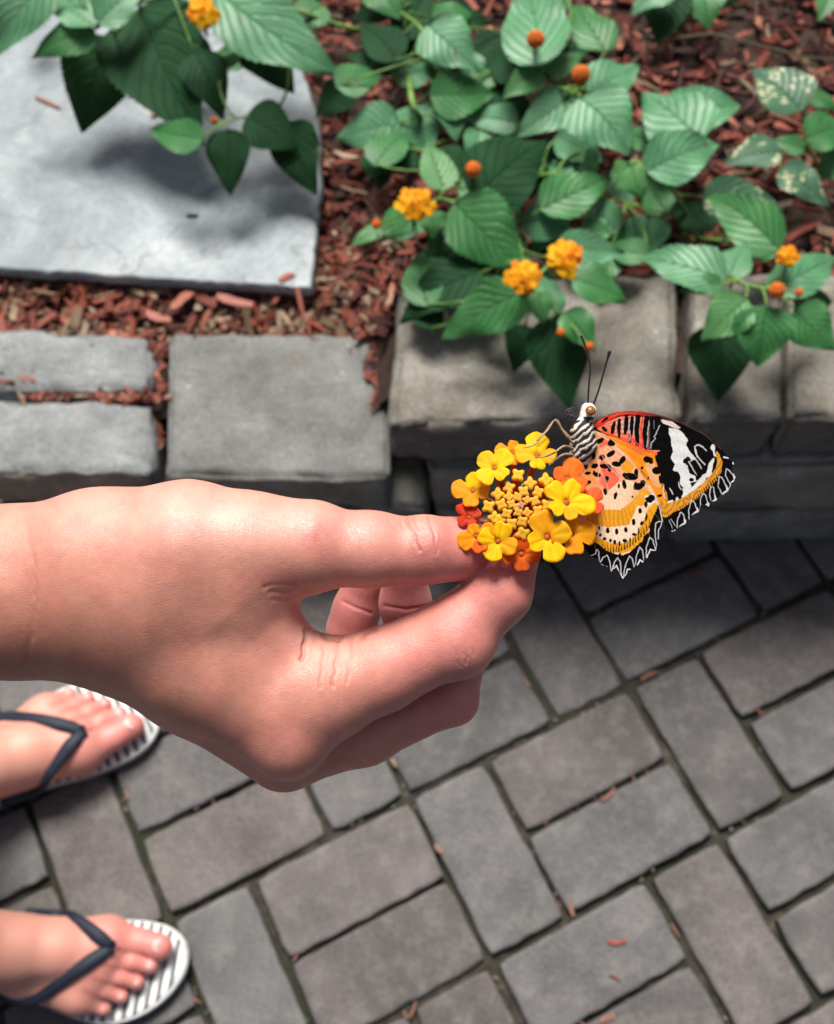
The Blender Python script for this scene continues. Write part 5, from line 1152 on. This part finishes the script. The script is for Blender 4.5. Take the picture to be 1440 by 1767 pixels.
# body as one SDF surface: head, thorax, abdomen
def bj(X, Y, dz, r): # zoom frame of the first close view: px = 760+X/2.667
    px, py = 760+X/2.667, 560+Y/2.667; D = .3155+dz; return ((px-720)/F*D, (883.5-py)/F*D, -D), r*.88/2.667/F*D
BP = [[bj(682, 395, 0, 40), bj(678, 410, 0, 38)], [bj(668, 435, 0, 34), bj(655, 490, 0, 60), bj(660, 550, .001, 68), bj(640, 590, .001, 50)], [bj(655, 580, .002, 50), bj(640, 680, .004, 46), bj(650, 800, .005, 40), bj(670, 900, .005, 24)]]
def bsdf(P):
    d = None
    for c in BP:
        e = chain(P, c, .0008); d = e if d is None else smin(d, e, .0009)
    return d
allp = np.array([c[0] for ch_ in BP for c in ch_]); Vt, Qt = nets(bsdf, allp.min(0)-.006, allp.max(0)+.006, .00022)
Nt = vnormals(Vt, Qt)
if np.einsum('ij,ij->i', Nt, Vt-Vt.mean(0)).mean() < 0: Qt = Qt[:, ::-1]; Nt = -Nt
bx = ((Vt[:, 0]/-Vt[:, 2])*F+720-760)*2.667; by = (883.5-(Vt[:, 1]/-Vt[:, 2])*F-560)*2.667
ph = (bx*.62+by*.79)+3*np.sin(bx*.09)+(vnoise2(bx, by, .05, 8)-.5)*14
st = np.sin(ph*.235)-.12
Ct = np.where((st > .05)[:, None], np.array([.70, .62, .50]), np.array([.012, .011, .012])); hd = (by < 440)
Ct = np.where(hd[:, None], np.array([.72, .68, .62]), Ct); Ct = np.where((hd & (by > 425) & (bx > 660))[:, None], np.array([.03, .02, .02]), Ct)
Vt = Vt+Nt*(np.clip(st, 0, 1)*.00012)[:, None]
Wt = Vt @ CMn.T+np.array([0, 0, H]); link('body', np_mesh('body', Wt-np.array(bt.location), Qt, Ct), M_BODY, bt)
def B2(X, Y, D): return cs(760+X/2.667, 560+Y/2.667, D)
mb = MB(); mb.ell(B2(692, 396, .3118), (.0014, .0015, .0011), None, 18, 12); eye = mb.build('eye', mat_simple('amber_eye', (.30, .11, .02), .35, .5, var=.5, scale=2600), bt)
M_ANT = mat_simple('antenna_black', (.02, .015, .012), .4, .5); M_LEG = mat_simple('leg_tan', (.34, .22, .13), .5, .4, var=.4, scale=700)
def bez(pts, n=16):
    P = [Vector(p) for p in pts]; out = []
    for i in range(len(P)-1):
        p0, p1, p2, p3 = P[max(i-1, 0)], P[i], P[i+1], P[min(i+2, len(P)-1)]
        for k in range(n): s = k/n; out.append(.5*((2*p1)+(p2-p0)*s+(2*p0-5*p1+4*p2-p3)*s*s+(3*p1-p0-3*p2+p3)*s**3))
    return out+[P[-1]]
u_ = .3150/F/2.667
def ant(pts, r0, club):
    Pn_ = bez(pts, 10); n = len(Pn_); mb = MB(); mb.tube(Pn_, [r0*u_*(1+ (club-1)*max(0, (i/n-.78)/.22)**.7) if i < n-1 else r0*u_*.8 for i in range(n)], 7); mb.build('antenna', M_ANT, bt)
ant([B2(680, 362, .3150), B2(684, 290, .3135), B2(690, 190, .3120), B2(672, 110, .3115), B2(648, 48, .3110)], 4.2, 1.5)
ant([B2(704, 372, .3150), B2(730, 300, .3140), B2(758, 200, .3130), B2(782, 118, .3120)], 4.6, 2.3)
mb = MB(); pr = []
for i in range(46):
    an = i*.26; rad = 34-i*.5; pr.append(B2(606+rad*math.cos(an), 408-rad*.75*math.sin(an), .3150-.00002*i))
mb.tube([B2(648, 425, .3150)]+pr, 3.0*u_, 6); mb.build('proboscis', M_ANT, bt)
def leg(pts, r):
    mb = MB(); P_ = bez(pts, 5); mb.tube(P_, [r*u_*(1-.55*i/len(P_)) for i in range(len(P_))], 6); mb.build('leg', M_LEG, bt)
leg([B2(612, 548, .3140), B2(575, 505, .3125), B2(530, 442, .3110), B2(500, 480, .3100), B2(460, 525, .3088), B2(430, 556, .3080), B2(380, 568, .3078)], 6)
leg([B2(610, 535, .3160), B2(560, 480, .3150), B2(532, 438, .3140), B2(480, 498, .3130), B2(445, 535, .3120)], 7)
leg([B2(612, 570, .3140), B2(570, 560, .3120), B2(525, 590, .3092), B2(480, 608, .3080), B2(435, 612, .3076)], 7)
leg([B2(610, 600, .3140), B2(570, 598, .3120), B2(530, 622, .3105), B2(500, 650, .3100)], 8)

# ------------------------------------------------------------ loose chips and petals
def chipthing(px, py, z, Lpx, Wpx, ang_px, col, label, T=.003):
    c = at(px, py, z+T/2+.0006); e = at(px+math.cos(ang_px)*10, py+math.sin(ang_px)*10, z+T/2+.0006); d = e-c; sc = (CAMP-c).length/F
    mb = MB(); q_ = .72 if z < .1 else .9; col = tuple(v*(.6 if z < .1 else .8) for v in col); chip_geo(mb, c, Lpx*sc*q_, Wpx*sc*q_*.9, T, math.atan2(d.y, d.x), 0, random.uniform(-.1, .1), col, 4)
    mb.build('wood_chip', M_CHIP, smooth=False, label=label, cat='wood chip', group='loose wood chips')
for a in [(83, 176, ZS, 52, 7, .42, (.40, .17, .11), 'longest thin red chip on the slate slab near its left side'), (125, 154, ZS, 26, 8, 0, (.34, .12, .08), 'short red chip on the slate slab beside the dark leaf'),
          (272, 194, ZS, 26, 12, -.6, (.42, .22, .15), 'pale stubby chip on the slate slab above the young leaf'), (332, 371, ZS, 20, 7, 0, (.07, .055, .045), 'small dark chip on the bare middle of the slate slab'),
          (494, 477, ZS, 28, 14, -.5, (.42, .13, .08), 'rounded red chip at the bottom right corner of the slate slab'), (518, 520, ZS-.004, 78, 11, 1.35, (.30, .08, .05), 'long red splinter leaning on the corner of the slate slab'),
          (312, 518, .195, 50, 24, -.75, (.46, .16, .11), 'stout light red chip on the mulch below the slab edge'), (405, 520, .195, 72, 22, .25, (.52, .20, .16), 'wide pink chip under the slab edge beside the square block'), (272, 548, .195, 50, 20, .3, (.50, .19, .14), 'pink chip touching the back of the pale block'),
          (1066, 1627, .001, 42, 11, -.05, (.50, .13, .09), 'red chip lying on the middle of a paver near the bottom'), (1062, 1686, .001, 26, 5, .5, (.40, .13, .10), 'tiny red splinter on the paver below the larger red chip'),
          (1052, 1373, .0, 44, 12, -.75, (.45, .20, .16), 'pink chip caught in the paver joint below the hand'), (986, 1568, -.001, 34, 9, 1.45, (.42, .20, .15), 'upright pink chip in a paver joint at a brick corner'),
          (1120, 1164, -.001, 44, 9, -.45, (.36, .14, .10), 'brown-red splinter in the joint below the butterfly'), (757, 1465, -.001, 26, 14, .9, (.42, .24, .18), 'pale chip in the long joint under the hand'),
          (1200, 984, -.001, 46, 7, -.42, (.34, .05, .04), 'dark red splinter in the joint near the lowest wing tip'), (1048, 1757, .001, 30, 16, -.3, (.46, .22, .16), 'pink chip cut by the bottom edge of the photo'),
          (714, 1742, -.001, 34, 7, -1.2, (.40, .18, .13), 'thin pink splinter in the joint at the bottom middle'), (219, 1372, -.001, 22, 9, 1.2, (.40, .20, .15), 'small pink chip in the joint beside the upper flip-flop'),
          (680, 1316, -.001, 24, 12, 1.1, (.40, .28, .18), 'tan chip in the joint just below the middle finger'), (700, 1752, -.001, 20, 7, 1.0, (.36, .17, .12), 'tiny chip at the very bottom beside the thin splinter'),
          (910, 1178, -.001, 26, 8, 1.0, (.38, .22, .16), 'small tan chip in the joint right of the bent finger'), (1165, 1605, -.001, 32, 6, 1.0, (.40, .17, .13), 'slender red splinter in the joint right of the paver with the red chip')]:
    chipthing(*a)
